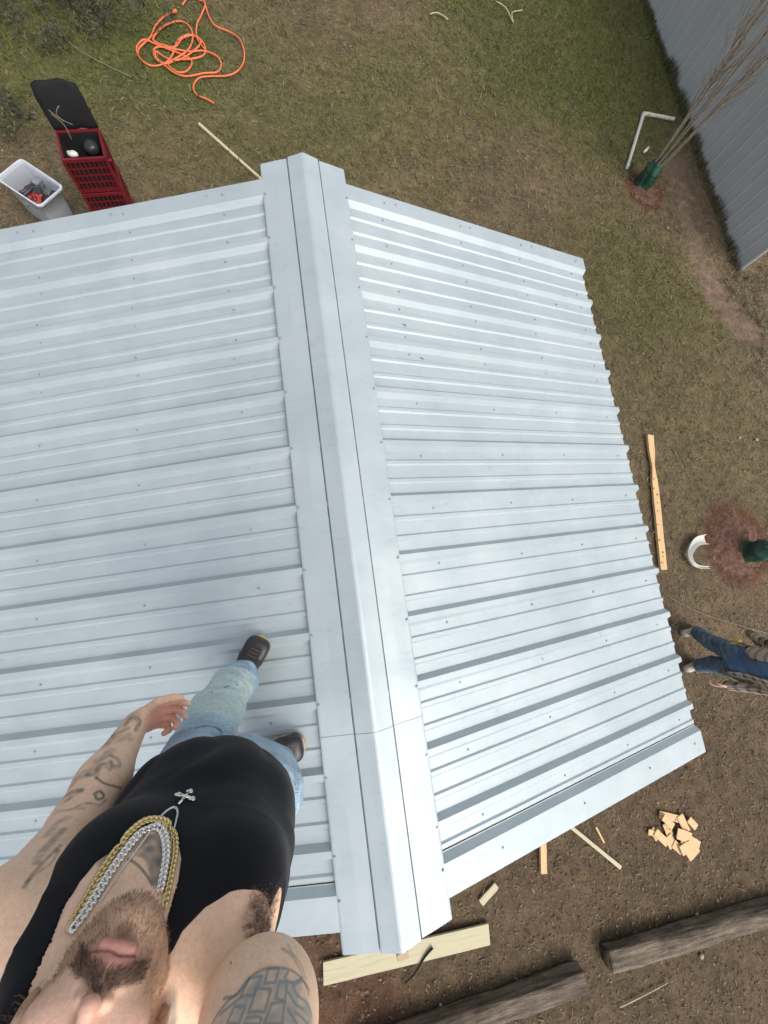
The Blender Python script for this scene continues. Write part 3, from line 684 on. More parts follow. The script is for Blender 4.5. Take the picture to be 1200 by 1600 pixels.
# pale plastic tote with tools
th = .40
q0, q1, q2 = spot(34, 250, th), spot(97, 292, th), spot(58, 320, th)
tx = (q1 - q0)[:2]; tw = np.linalg.norm(tx); tx = tx / tw; ty = np.array([tx[1], -tx[0]]); td = abs(((q2 - q1)[:2]) @ ty)
tc = q0[:2] + tx * tw / 2 + ty * td / 2
tote = empty('plastic_tote', (float(tc[0]), float(tc[1]), 0), 'translucent pale plastic tote full of tools at the far left', 'tote')
def rrect(w, d, r, n=5):
    out = []
    for cx, cy, a0 in ((w / 2 - r, d / 2 - r, 0), (-w / 2 + r, d / 2 - r, 90), (-w / 2 + r, -d / 2 + r, 180), (w / 2 - r, -d / 2 + r, 270)):
        for k in range(n): a = math.radians(a0 + 90 * k / (n - 1)); out.append((cx + r * math.cos(a), cy + r * math.sin(a)))
    return out
v = []; lv_ = [(.0, .80, 0), (.02, .82, 0), (.2, .88, 0), (.37, .95, 0), (.375, .98, 0), (.38, 1.04, 0), (th, 1.05, 0), (th, .99, 0), (.375, .94, 0), (.2, .86, 0), (.02, .79, 0)]; nn = 20
for z, s, _ in lv_:
    for a, b in rrect(tw * s, td * s, .05 * s): v.append((tc[0] + tx[0] * a + ty[0] * b, tc[1] + tx[1] * a + ty[1] * b, z + .002))
f = [(i * nn + k, i * nn + (k + 1) % nn, (i + 1) * nn + (k + 1) % nn, (i + 1) * nn + k) for i in range(len(lv_) - 1) for k in range(nn)] + [tuple(range(nn)), tuple((len(lv_) - 1) * nn + k for k in range(nn))]
tt = NT('tote_wall', .3); tt.color((.46, .49, .54)); tt.b.inputs['Transmission Weight'].default_value = .25; tt.b.inputs['Alpha'].default_value = .86
link('tub', mesh('tub', v, f), tt.m, tote, True)
v = []
for z, s in ((th - .012, 1.0), (th + .004, 1.0), (th + .004, 1.08), (th - .012, 1.08)):
    for a, b in rrect(tw * s, td * s, .05): v.append((tc[0] + tx[0] * a + ty[0] * b, tc[1] + tx[1] * a + ty[1] * b, z + .003))
link('rim', mesh('rim', v, [(i * nn + k, i * nn + (k + 1) % nn, ((i + 1) % 4) * nn + (k + 1) % nn, ((i + 1) % 4) * nn + k) for i in range(4) for k in range(nn)]), simple('tote_rim', (.52, .55, .60), .35), tote)
r = random.Random(12)
tools = [('toolred', 'red handled pliers, uppermost in the pale tote'), ('tooldark', 'dark drill body lying in the middle of the pale tote'), ('toolred', 'red grip lying at the left end of the pale tote'), ('toolgrey', 'grey wrench near the right end of the pale tote'), ('tooldark', 'black battery pack at the far side of the pale tote'), ('toolred', 'small red tool at the right end of the pale tote'), ('toolgrey', 'grey tin in the near corner of the pale tote')]
for i, (mt, lab) in enumerate(tools):
    a = (-.33 + .11 * i) * tw * .8; b = r.uniform(-.2, .2) * td; an = r.uniform(0, 3.1); L = r.uniform(.2, .30); zz = r.uniform(.20, .31)
    c = Vector((tc[0] + tx[0] * a + ty[0] * b, tc[1] + tx[1] * a + ty[1] * b, zz)); d = Vector((math.cos(an), math.sin(an), r.uniform(-.3, .3))) * L / 2; s = Vector((-d.y, d.x, 0)) * .35
    tl = empty('hand_tool', tuple(c), lab, 'tool')
    MB().tube(smooth_path([c - d, c, c + d * .5 + s], 4), .022, 6).build('handle', M[mt], tl, True)
    MB().tube(smooth_path([c - d + s, c, c + d * .5 - s], 4), .018, 6).build('handle', M[mt], tl, True)
    MB().bar(c + d * .35, c + d, .08, .05, jit=.004).build('head', M['tooldark'] if mt != 'tooldark' else M['toolgrey'], tl)

# ------------------------------------------------------------------ people: one continuous surface each, grown from a distance field
def f32(a): return np.asarray(a, np.float32)
def cone(p, a, b, r1, r2):
    a = f32(a); ab = f32(b) - a; t = np.clip(((p - a) @ ab) / (ab @ ab), 0, 1)
    return np.sqrt((((p - a) - t[:, None] * ab) ** 2).sum(1)) - (r1 + (r2 - r1) * t)
def ell(p, c, r, R=None):
    q = p - f32(c)
    if R is not None: q = q @ f32(R)
    r = f32(r); k0 = np.sqrt(((q / r) ** 2).sum(1)); k1 = np.sqrt(((q / (r * r)) ** 2).sum(1)) + 1e-6
    return k0 * (k0 - 1) / k1
def smin(a, b, k):
    h = np.clip(.5 + .5 * (b - a) / k, 0, 1); return b + (a - b) * h - k * h * (1 - h)
def smax(a, b, k): return -smin(-a, -b, k)
def prof(p, tab, n=2.4):
    tab = f32(tab); z = p[:, 2]; a = np.interp(z, tab[:, 0], tab[:, 1]); b = np.interp(z, tab[:, 0], tab[:, 2]); cy = np.interp(z, tab[:, 0], tab[:, 3]); cx = np.interp(z, tab[:, 0], tab[:, 4])
    k = (np.abs((p[:, 0] - cx) / a) ** n + np.abs((p[:, 1] - cy) / b) ** n) ** (1 / n)
    d = (k - 1) * np.minimum(a, b)
    return smax(d, np.maximum(tab[0, 0] - z, z - tab[-1, 0]), .03)
def wob(p, s, seed=0):
    x = p * s + seed; return (np.sin(x[:, 0] * 1.7 + 2.1 * np.sin(x[:, 1] * .9 + seed)) + np.sin(x[:, 1] * 2.3 + 1.7 * np.sin(x[:, 2] * 1.1)) + np.sin(x[:, 2] * 1.9 + 1.9 * np.sin(x[:, 0] * 1.3 + 1))) / 3
def nets(sdf, lo, hi, h):
    """surface nets with a coarse pass, so only cells near the surface are sampled"""
    lo = np.asarray(lo, float); n = np.ceil((np.asarray(hi) - lo) / h).astype(int) + 1; B = 8
    nb = (n + B - 1) // B; n = nb * B
    ci = np.stack(np.meshgrid(*[np.arange(k) for k in nb], indexing='ij'), -1).reshape(-1, 3)
    cc = f32(lo + (ci + .5) * B * h); dv = sdf(cc)
    val = np.repeat(np.repeat(np.repeat(np.sign(dv).reshape(nb), B, 0), B, 1), B, 2).astype(np.float32)
    near = ci[np.abs(dv) < B * h * .87 * 1.7 + .01]
    off = np.stack(np.meshgrid(*[np.arange(B)] * 3, indexing='ij'), -1).reshape(-1, 3)
    for k in range(0, len(near), 400):
        idx = (near[k:k + 400, None, :] * B + off[None]).reshape(-1, 3); val[idx[:, 0], idx[:, 1], idx[:, 2]] = sdf(f32(lo + idx * h))
    s = val < 0
    cor = [(i, j, k) for i in (0, 1) for j in (0, 1) for k in (0, 1)]; m = n - 1
    sub = lambda A, c: A[c[0]:c[0] + m[0], c[1]:c[1] + m[1], c[2]:c[2] + m[2]]
    cnt = sum(sub(s, c).astype(np.int8) for c in cor); act = (cnt > 0) & (cnt < 8); cells = np.argwhere(act)
    cid = -np.ones(m, np.int32); cid[act] = np.arange(len(cells))
    acc = np.zeros((len(cells), 3)); num = np.zeros(len(cells))
    for a in range(8):
        for b in range(a + 1, 8):
            ca, cb = np.array(cor[a]), np.array(cor[b])
            if np.abs(ca - cb).sum() != 1: continue
            ia, ib = cells + ca, cells + cb; va, vb = val[ia[:, 0], ia[:, 1], ia[:, 2]], val[ib[:, 0], ib[:, 1], ib[:, 2]]
            x = (va < 0) != (vb < 0); t = np.where(x, va / np.where(x, va - vb, 1), 0)
            acc += np.where(x[:, None], ca + t[:, None] * (cb - ca), 0); num += x
    V = lo + (cells + acc / num[:, None]) * h
    F = []
    for ax in range(3):
        e = np.zeros(3, int); e[ax] = 1; o1 = np.zeros(3, int); o1[(ax + 1) % 3] = 1; o2 = np.zeros(3, int); o2[(ax + 2) % 3] = 1
        A = s[:n[0] - e[0], :n[1] - e[1], :n[2] - e[2]]; Bq = s[e[0]:, e[1]:, e[2]:]
        ed = np.argwhere(A != Bq); ed = ed[(ed[:, (ax + 1) % 3] > 0) & (ed[:, (ax + 2) % 3] > 0) & (ed < m).all(1)]
        q = [cid[tuple((ed - x).T)] for x in (o1 * 0, o1, o1 + o2, o2)]; q = np.stack(q, 1)
        flip = ~s[tuple(ed.T)]; q[flip] = q[flip][:, ::-1]; F.append(q)
    F = np.concatenate(F); F = F[(F >= 0).all(1)][:, ::1]
    return V, F
def grad(sdf, p, e=.0008):
    g = np.stack([sdf(f32(p + np.eye(3)[i] * e)) - sdf(f32(p - np.eye(3)[i] * e)) for i in range(3)], 1) / (2 * e); return g
def project(sdf, V, it=2):
    for _ in range(it):
        d = sdf(f32(V)); g = grad(sdf, V); V = V - (np.clip(d, -.01, .01) / np.maximum((g * g).sum(1), .2))[:, None] * g
    return V
def refine(V, F, mask_fn, sdf, times):
    """split the quads a mask picks into four, again and again, each new point pulled onto the surface"""
    bm = bmesh.new(); vs = [bm.verts.new(p) for p in V]
    for q in F:
        try: bm.faces.new([vs[i] for i in q])
        except ValueError: pass
    for t in range(times):
        co = np.array([f.calc_center_median() for f in bm.faces]); sel = mask_fn(co, t)
        es = set()
        for f, k in zip(bm.faces, sel):
            if k: es.update(f.edges)
        if not es: continue
        bmesh.ops.subdivide_edges(bm, edges=list(es), cuts=1, use_grid_fill=True)
        P_ = np.array([v.co for v in bm.verts]); P_ = project(sdf, P_, 1)
        for v, p in zip(bm.verts, P_): v.co = p
    bmesh.ops.recalc_face_normals(bm, faces=bm.faces)
    return bm
def frame(O, yaw):
    c, s = math.cos(yaw), math.sin(yaw); return np.array([[c, -s, 0], [s, c, 0], [0, 0, 1]]), np.asarray(O, float)   # rows = right, front, up
def bm_obj(bm, name, mat, parent, colors=None):
    me = bpy.data.meshes.new(name); bm.to_mesh(me); bm.free()
    if colors is not None:
        co = np.empty(len(me.vertices) * 3, np.float32); me.vertices.foreach_get('co', co); set_col(me, colors(co.reshape(-1, 3)))
    o = bpy.data.objects.new(name, me); COL.objects.link(o); me.materials.append(mat); me.polygons.foreach_set('use_smooth', [True] * len(me.polygons)); o.parent = parent; return o

# ---- the man on the roof, in his own frame: x = his right, y = where he faces, z up from his feet
RB, OB = frame((-.495, -2.82, 2.68), math.radians(17))
man = empty('person', tuple(OB), 'man on the roof in black tank top and light jeans, looking up at the camera', 'person', None, -math.radians(17))
CL = RB @ (CAM - OB)
def mray(px, py): d = RB @ ray(px, py); return d / np.linalg.norm(d)
def ml(px, py, z): return RB @ (spot(px, py, z + OB[2]) - OB)
# head frame
HN = np.array([.10, .65, .75]); HN /= np.linalg.norm(HN)
HU = np.array([-.11, -.80, .55]); HU -= HN * (HU @ HN); HU /= np.linalg.norm(HU); HX = np.cross(HN, HU)
HS = 1.0
HM = ml(178, 1492, 1.485)
HC = HM + HS * (.062 * HU - .094 * HN)
HR = np.stack([HX, HU, HN])
def hp(x, u, n): return HC + HS * (x * HX + u * HU + n * HN)
def head_sdf(p):
    q = f32(((p - f32(HC)) @ f32(HR.T)) / HS)
    d = ell(q, (0, .05, -.012), (.076, .088, .098))
    d = smin(d, ell(q, (0, -.01, .030), (.062, .085, .068)), .03)
    d = smin(d, ell(q, (0, -.060, .035), (.050, .048, .050)), .03)
    d = smin(d, ell(q, (0, -.100, .070), (.026, .020, .022)), .025)
    for s in (-1, 1):
        d = smin(d, cone(q, (s * .052, -.055, .0), (s * .025, -.09, .055), .015, .015), .02)
        d = smin(d, ell(q, (s * .040, -.010, .068), (.026, .024, .022)), .022)
        d = smin(d, cone(q, (s * .012, .044, .086), (s * .044, .040, .074), .009, .009), .014)
        d = smax(d, -ell(q, (s * .032, .024, .097), (.018, .012, .014)), .010)
        d = smin(d, ell(q, (s * .032, .023, .074), (.0135, .0125, .0135)), .003)
        d = smin(d, ell(q, (s * .081, .0, -.012), (.010, .032, .020)), .008)
        d = smin(d, ell(q, (s * .0125, -.028, .097), (.0075, .006, .009)), .006)
    d = smin(d, cone(q, (0, .034, .086), (0, -.020, .108), .0065, .0085), .008)
    d = smin(d, ell(q, (0, -.024, .109), (.0095, .0085, .010)), .006)
    for s in (-1, 1): d = smax(d, -ell(q, (s * .0065, -.034, .104), (.0035, .005, .006)), .003)
    # lips
    d = smin(d, ell(q, (0, -.048, .090), (.024, .014, .012)), .012)
    d = smin(d, cone(q, (-.020, -.0565, .091), (.020, -.0565, .091), .0055, .0055) - .0035 * np.exp(-(q[:, 0] / .012) ** 2), .004)
    d = smin(d, cone(q, (-.017, -.0690, .090), (.017, -.0690, .090), .0058, .0058) - .0025 * np.exp(-(q[:, 0] / .012) ** 2), .004)
    d = smax(d, -cone(q, (-.026, -.0628, .101), (.026, -.0628, .101), .0016, .0016), .003)
    d = smax(d, -ell(q, (0, -.083, .100), (.018, .005, .008)), .008)
    return d * HS
TORSO = [(.74, .12, .09, -.0, .0), (.82, .168, .118, -.01, -.004), (.92, .170, .122, -.014, -.010), (1.0, .172, .126, -.012, -.010), (1.10, .177, .125, -.002, -.008), (1.2, .192, .118, -.002, -.008),
         (1.28, .192, .108, -.01, -.018), (1.33, .178, .095, -.02, -.03), (1.37, .150, .078, -.03, -.04), (1.40, .11, .062, -.035, -.045), (1.42, .06, .05, -.035, -.05)]
SHR, SHM, ARR = np.array([.140, -.060, 1.345]), np.array([.163, .022, 1.475]), np.array([.185, .022, 1.655])
HDIR = CL + np.array([.10, -.30, .10]) - ARR; HDIR /= np.linalg.norm(HDIR)
HAND_R = ARR + HDIR * .335
def torso_sdf(p):
    d = prof(p, TORSO)
    d = smin(d, ell(p, (-.10, .055, 1.24), (.085, .06, .07)), .04); d = smin(d, ell(p, (.075, .055, 1.25), (.085, .06, .07)), .04)
    return smin(d, ell(p, (-.02, .05, 1.0), (.12, .085, .12)), .05)
def fingers(p, base, dirs, r=.0088):
    d = None
    for ch in dirs:
        for a, b, r1, r2 in ch:
            c = cone(p, a, b, r1, r2); d = c if d is None else smin(d, c, .004)
    return d
# left hand, loosely curled beside the thigh
WL = ml(212, 1131, .865); KL = ml(254, 1114, .815)
hd = KL - WL; hd /= np.linalg.norm(hd)
ht = np.array(ml(282, 1106, .79) - KL); ht /= np.linalg.norm(ht)
hside = np.cross(hd, np.array([1., 0, 0])); hside /= np.linalg.norm(hside); palm_n = np.cross(hside, hd)
def hand_chain(W_, K_, side, curl, thumb_side, sc=1.0):
    """four fingers and a thumb as bent chains rooted in the palm"""
    d = K_ - W_; d /= np.linalg.norm(d); s = side - d * (side @ d); s /= np.linalg.norm(s); c = curl - d * (curl @ d) - s * (curl @ s); c /= np.linalg.norm(c)
    ch = []
    for i, (o, L) in enumerate(((-.030, .074), (-.010, .083), (.011, .078), (.030, .060))):
        b0 = K_ + s * o * sc * thumb_side * 1.0 - d * .012; a = .45 + .22 * i; pts = [b0]
        for q, l_ in enumerate((.45, .32, .25)):
            ang = a * (q + .6); dd = d * math.cos(ang) + c * math.sin(ang) + s * o * 2.0 * thumb_side; pts.append(pts[-1] + dd * L * l_ * sc)
        rr = [.0105, .0095, .0088, .0075]; ch.append([(pts[k], pts[k + 1], rr[k] * sc, rr[k + 1] * sc) for k in range(3)])
    b0 = W_ + d * .022 - s * .026 * thumb_side; p1 = b0 + (d * .5 - s * .75 * thumb_side + c * .35) * .042; p2 = p1 + (d * .85 - s * .25 * thumb_side + c * .45) * .032; p3 = p2 + (d * .9 + s * .05 + c * .4) * .024
    ch.append([(b0, p1, .0155 * sc, .0125 * sc), (p1, p2, .0125 * sc, .0105 * sc), (p2, p3, .0105 * sc, .008 * sc)])
    return ch
# seen from above: the back of the hand faces up and outwards, index side forward
LH_side = np.array([.35, -.6, -.72]); LH_curl = np.array([.75, -.35, -.45])
chL = hand_chain(WL, KL, LH_side, LH_curl, 1)
WR = ARR + HDIR * .25; chR = hand_chain(WR, HAND_R, np.array([1., 0, 0]), np.array([0, .6, .8]), -1)
def palm(p, W_, K_, side):
    d = K_ - W_; L = np.linalg.norm(d); d = d / L; s = side - d * (side @ d); s /= np.linalg.norm(s); n = np.cross(d, s)
    c = (W_ + K_) / 2; R = np.stack([d, s, n], 1)
    return ell(p, c, (L * .62, .043, .018), R)
SHL = np.array([-.232, -.018, 1.315]); ELL_ = np.array([-.268, -.012, 1.045])
def arm_sdf(p):
    d = cone(p, SHL, ELL_, .062, .050)
    d = smin(d, ell(p, SHL + [-.012, .0, -.03], (.062, .066, .085)), .03)
    md = (ELL_ * .62 + WL * .38)
    f = smin(cone(p, ELL_, md, .052, .053), cone(p, md, WL, .052, .031), .03)
    d = smin(d, f, .03)
    h = palm(p, WL, KL, LH_side); h = smin(h, fingers(p, KL, chL), .008); d = smin(d, h, .02)
    # raised right arm
    e = smin(cone(p, SHR, SHM, .055, .066), cone(p, SHM, ARR, .066, .056), .03)
    wr = WR; md = ARR * .6 + wr * .4
    e = smin(e, smin(cone(p, ARR, md, .050, .046), cone(p, md, wr, .044, .028), .03), .03)
    h = palm(p, wr, HAND_R, np.array([1., 0, 0])); h = smin(h, fingers(p, HAND_R, chR), .008); e = smin(e, h, .02)
    return d, e
HIPL, KNL, ANL = np.array([-.09, -.0, .86]), np.array([-.130, .055, .47]), np.array([-.118, .115, .11])
HIPR, KNR, ANR = np.array([.09, -.02, .86]), np.array([.105, -.12, .47]), np.array([.065, -.232, .12])
def leg_sdf(p, r=(.092, .058, .042), e=0):
    d = smin(cone(p, HIPL, KNL, r[0], r[1]), cone(p, KNL, ANL, r[1], r[2]), .02)
    return smin(d, smin(cone(p, HIPR, KNR, r[0], r[1]), cone(p, KNR, ANR, r[1], r[2]), .02), .02 + e)
def body_sdf(p):
    d = torso_sdf(p)
    dl_, dr_ = arm_sdf(p)
    d = smin(d, dl_, .03); d = smin(d, dr_, .035)
    # hollow of the armpit
    d = smin(d, cone(p, (-.05, -.03, 1.36), hp(0, -.03, -.02), .062, .056), .03)          # neck
    d = smin(d, cone(p, (-.11, -.05, 1.36), hp(0, -.02, -.05), .035, .035), .05); d = smin(d, cone(p, (.04, -.05, 1.37), hp(0, -.02, -.05), .035, .035), .05)
    d = smin(d, head_sdf(p), .012)
    d = smin(d, leg_sdf(p), .03)
    for A, T in ((ANL, np.array([-.06, .255, .04])), (ANR, np.array([.20, -.18, .04]))):
        d = smin(d, cone(p, A, A * [1, 1, .5], .036, .030), .02); d = smin(d, cone(p, A * [1, 1, .45], T * .6 + A * [.4, .4, .0] + [0, 0, .01], .026, .018), .015)
    return d
import time; T0 = time.time()
Vb, Fb = nets(body_sdf, (-.42, -.42, -.02), (.36, .72, 2.26), .0075)
def dist_line(P_, a, b):
    ab = b - a; t = np.clip(((P_ - a) @ ab) / (ab @ ab), 0, 1); return np.linalg.norm(P_ - a - t[:, None] * ab, axis=1)
def to_px(L_):
    w = (RB.T @ L_.T).T + OB - CAM; c = w @ MC.T; return np.stack([600 + FOCAL * c[:, 0] / c[:, 2], 800 + FOCAL * c[:, 1] / c[:, 2]], 1), c[:, 2]
def fine(co, t):
    face = np.linalg.norm(co - hp(0, -.02, .07), axis=1) < (.115, .10)[min(t, 1)]
    armR = (np.minimum(dist_line(co, SHR, SHM), dist_line(co, SHM, ARR)) < .12) & (co[:, 1] > -.05)
    chest = (np.abs(co[:, 0] + .05) < .11) & (co[:, 1] > .03) & (co[:, 2] > 1.2) & (co[:, 2] < 1.42)
    armL = ((dist_line(co, SHL, ELL_) < .12) | (dist_line(co, ELL_, WL) < .08)) & (co[:, 2] < 1.33)
    hand = np.linalg.norm(co - KL, axis=1) < .11
    if t == 0: return face | armR | chest | armL | hand
    if t == 1: return face | (armR & (co[:, 2] > 1.36)) | chest | armL | hand
    return (armR & (co[:, 2] > 1.40) & (co[:, 2] < 1.60)) & (co[:, 1] > .0)
bmB = refine(Vb, Fb, fine, body_sdf, 3)
print('body', time.time() - T0, len(bmB.verts))

def trace_many(pts, sdf, t0=.15):
    D = np.array([mray(*q) for q in pts]); t = np.full(len(D), t0); best = np.full(len(D), 9.); tb_ = t.copy(); live = np.ones(len(D), bool)
    for _ in range(80):
        v = sdf(f32(CL + D * t[:, None])).astype(float); bt = (v < best) & live; best[bt] = v[bt]; tb_[bt] = t[bt]
        live &= (v > .0003) & (t < 2.4)
        if not live.any(): break
        t = np.where(live, t + np.maximum(v * .7, .0006), t)
    return [CL + D[i] * tb_[i] if best[i] < .03 else None for i in range(len(D))]
def trace(px, py, sdf, t0=.15, off=0.0): return trace_many([(px, py)], sdf, t0)[0]
# ---- shirt: the torso a little larger, cut at neck, armholes and hem
def poly_sd(x, z, poly):
    poly = np.array(poly); d = np.full(len(x), 9.0); ins = np.zeros(len(x), bool)
    for a, b in zip(poly, np.roll(poly, -1, 0)):
        ab = b - a; t = np.clip(((x - a[0]) * ab[0] + (z - a[1]) * ab[1]) / (ab @ ab), 0, 1)
        d = np.minimum(d, np.hypot(x - a[0] - t * ab[0], z - a[1] - t * ab[1]))
        c = ((a[1] > z) != (b[1] > z)) & (x < (b[0] - a[0]) * (z - a[1]) / (b[1] - a[1] + 1e-12) + a[0]); ins ^= c
    return np.where(ins, -d, d)
def shirt_base(p):
    s = p[:, 2]; drape = .0028 + .012 * ss(1.22, .98, s) 
    fold = .007 * np.abs(np.sin(p[:, 0] * 26 + 2.5 * np.sin(p[:, 2] * 11))) * ss(1.2, .95, s) + .006 * wob(p, 16, 4) * ss(1.24, 1.12, s) + .003 * np.sin((p[:, 2] * 1.0 + p[:, 0] * .5) * 42) * ss(1.20, 1.05, s) * ss(-.05, .06, p[:, 1])
    d = torso_sdf(p); d = smin(d, cone(p, (.045, -.05, 1.365), (.0, -.06, 1.42), .036, .030), .04); d = smin(d, cone(p, (-.125, -.05, 1.355), (-.08, -.06, 1.41), .036, .030), .04)
    return d - drape - fold
NECK_PX = [(82, 1466), (100, 1416), (126, 1373), (152, 1342), (182, 1323), (215, 1300), (243, 1289), (265, 1291), (277, 1303), (284, 1338), (279, 1373), (264, 1425), (253, 1472)]
ARMR_PX = [(249, 1556), (262, 1500), (286, 1451), (321, 1414), (360, 1388), (390, 1383), (425, 1399), (446, 1420)]
ARML_PX = [(56, 1416), (82, 1360), (104, 1299)]
hit = lambda L_: [h for h in trace_many(L_, shirt_base) if h is not None]
neck = [(h[0], h[2]) for h in hit(NECK_PX)]; armr = [(h[0], h[2]) for h in hit(ARMR_PX)]; arml = [(h[0], h[2]) for h in hit(ARML_PX)]

neck_poly = [(neck[0][0] - .004, 1.6)] + neck + [(neck[-1][0] - .006, 1.43), (neck[-1][0] - .02, 1.6)]
armr_poly = [(armr[0][0] - .002, 1.6)] + armr + [(armr[-1][0] + .01, armr[-1][1] - .03), (.5, armr[-1][1] - .06), (.5, 1.6)]
arml_poly = [(arml[0][0] - .004, 1.6)] + arml + [(arml[-1][0] - .01, arml[-1][1] - .05), (-.30, 1.10), (-.5, 1.10), (-.5, 1.6)]
def shirt_sdf(p):
    d = shirt_base(p)
    fr = p[:, 1]
    for poly in (neck_poly, armr_poly, arml_poly):
        c = poly_sd(p[:, 0], p[:, 2], poly); c = np.maximum(c, -(fr + .07)) if poly is neck_poly else c
        d = np.maximum(d, -c)
    hem = .872 + .012 * np.sin(p[:, 0] * 22 + 1) + .040 * ss(.0, .12, p[:, 1]) + .03 * ss(.0, .16, p[:, 0]) * ss(-.1, .0, p[:, 1])
    return smax(d, hem - p[:, 2], .004)
Vs, Fs = nets(shirt_sdf, (-.27, -.2, .80), (.27, .22, 1.48), .006); Vs = project(shirt_sdf, Vs, 1)
bmS = refine(Vs, Fs, lambda c, t: (c[:, 2] > 1.15), shirt_sdf, 1)
t = NT('black_cotton', .9, 0, .25); fz = t.noise(9, 4, .6); t.color(t.ramp(fz, [(.3, (.003, .0036, .0055)), (.7, (.006, .007, .0095))])); t.bump(t.noise(900, 2), .15, .001); t.b.inputs['Sheen Weight'].default_value = .08
bm_obj(bmS, 'tank_top', t.m, man)
# ---- jeans
def jeans_sdf(p):
    fold = .008 * np.abs(np.sin(p[:, 2] * 34 + 6 * np.sin(p[:, 0] * 11) + 3 * p[:, 1] * 9)) * (ss(.62, .30, p[:, 2]) * .9 + .45) + .010 * wob(p, 13, 3) + .003 * wob(p, 45, 5)
    d = leg_sdf(p, (.108, .084, .076), .01)
    d = smin(d, prof(p, [(.74, .13, .10, -.01, 0), (.82, .172, .125, -.012, .0), (.93, .180, .132, -.014, .0)]) - .004, .03)
    d = smax(d, -ell(p, (0.0, .0, .58), (.022, .2, .2)), .02)
    la = .135 + .0 * p[:, 0]
    return smax(smax(d - fold, la - p[:, 2], .004), p[:, 2] - .925, .004)
Vj, Fj = nets(jeans_sdf, (-.3, -.42, .1), (.3, .3, .95), .0075); Vj = project(jeans_sdf, Vj, 1)
bmJ = refine(Vj, Fj, lambda c, t: (c[:, 1] > -.5), jeans_sdf, 1)
def jeans_col(co):
    b = np.array([.38, .51, .62]); pale = np.array([.60, .72, .67]); dk = np.array([.13, .22, .36])
    w = wob(co, 30, 1) * .5 + .5; q = ss(.20, .28, co[:, 2]) * ss(.74, .60, co[:, 2] + .05 * wob(co, 20, 2)) * ss(-.03, .05, co[:, 1] + .35 * (co[:, 0] > 0)) * (co[:, 0] < .03)
    c = b[None] * (.85 + .35 * w[:, None]); c = c + (pale - c) * (q * .85)[:, None]
    c = c + (dk - c) * (ss(.19, .13, co[:, 2]) * .25)[:, None]
    y = ss(.045, .02, np.linalg.norm((co - ml(375, 1085, .3)) * [1, 1, .7], axis=1)); c = c + (np.array([.52, .52, .30]) - c) * (y * .5)[:, None]
    return c
t = NT('faded_denim', .85, 0, .2); cc = t.attr('tint'); t.color(t.mix(1, cc, t.ramp(t.noise(220, 3, .7), [(.3, (.82, .82, .84)), (.7, (1.12, 1.12, 1.1))]), 'MULTIPLY')); t.bump(t.noise(16, 5, .65, dist=1.2, scl=(1, 1, 1.8)), .8, .03)
jeans = bm_obj(bmJ, 'jeans', t.m, man, jeans_col)
def child_mesh(name, mb, mat, parent=man, smooth=True, bevel=0):
    me = mesh(name, mb.v, mb.f); o = bpy.data.objects.new(name, me); COL.objects.link(o); me.materials.append(mat); o.parent = parent
    if smooth: me.polygons.foreach_set('use_smooth', [True] * len(me.polygons))
    if bevel: m = o.modifiers.new('b', 'BEVEL'); m.width = bevel; m.segments = 2
    return o
MSTITCH = simple('denim_seam', (.16, .25, .38), .9)
def on(sdf, px, py, off=.001):
    h = trace(px, py, sdf, .3); return None if h is None else h + (CL - h) / np.linalg.norm(CL - h) * off
for nm, pts in (('fly_seam', [(344, 1166), (340, 1156), (347, 1147), (346, 1142)]), ('thigh_seam', [(305, 1138), (322, 1134), (340, 1138), (347, 1143)]), ('cuff_seam', [(330, 1082), (350, 1074), (372, 1070)])):
    h = [on(jeans_sdf, *q) for q in pts]; h = [q for q in h if q is not None]
    child_mesh(nm, MB().tube(smooth_path(h, 5), .0028, 5), MSTITCH)
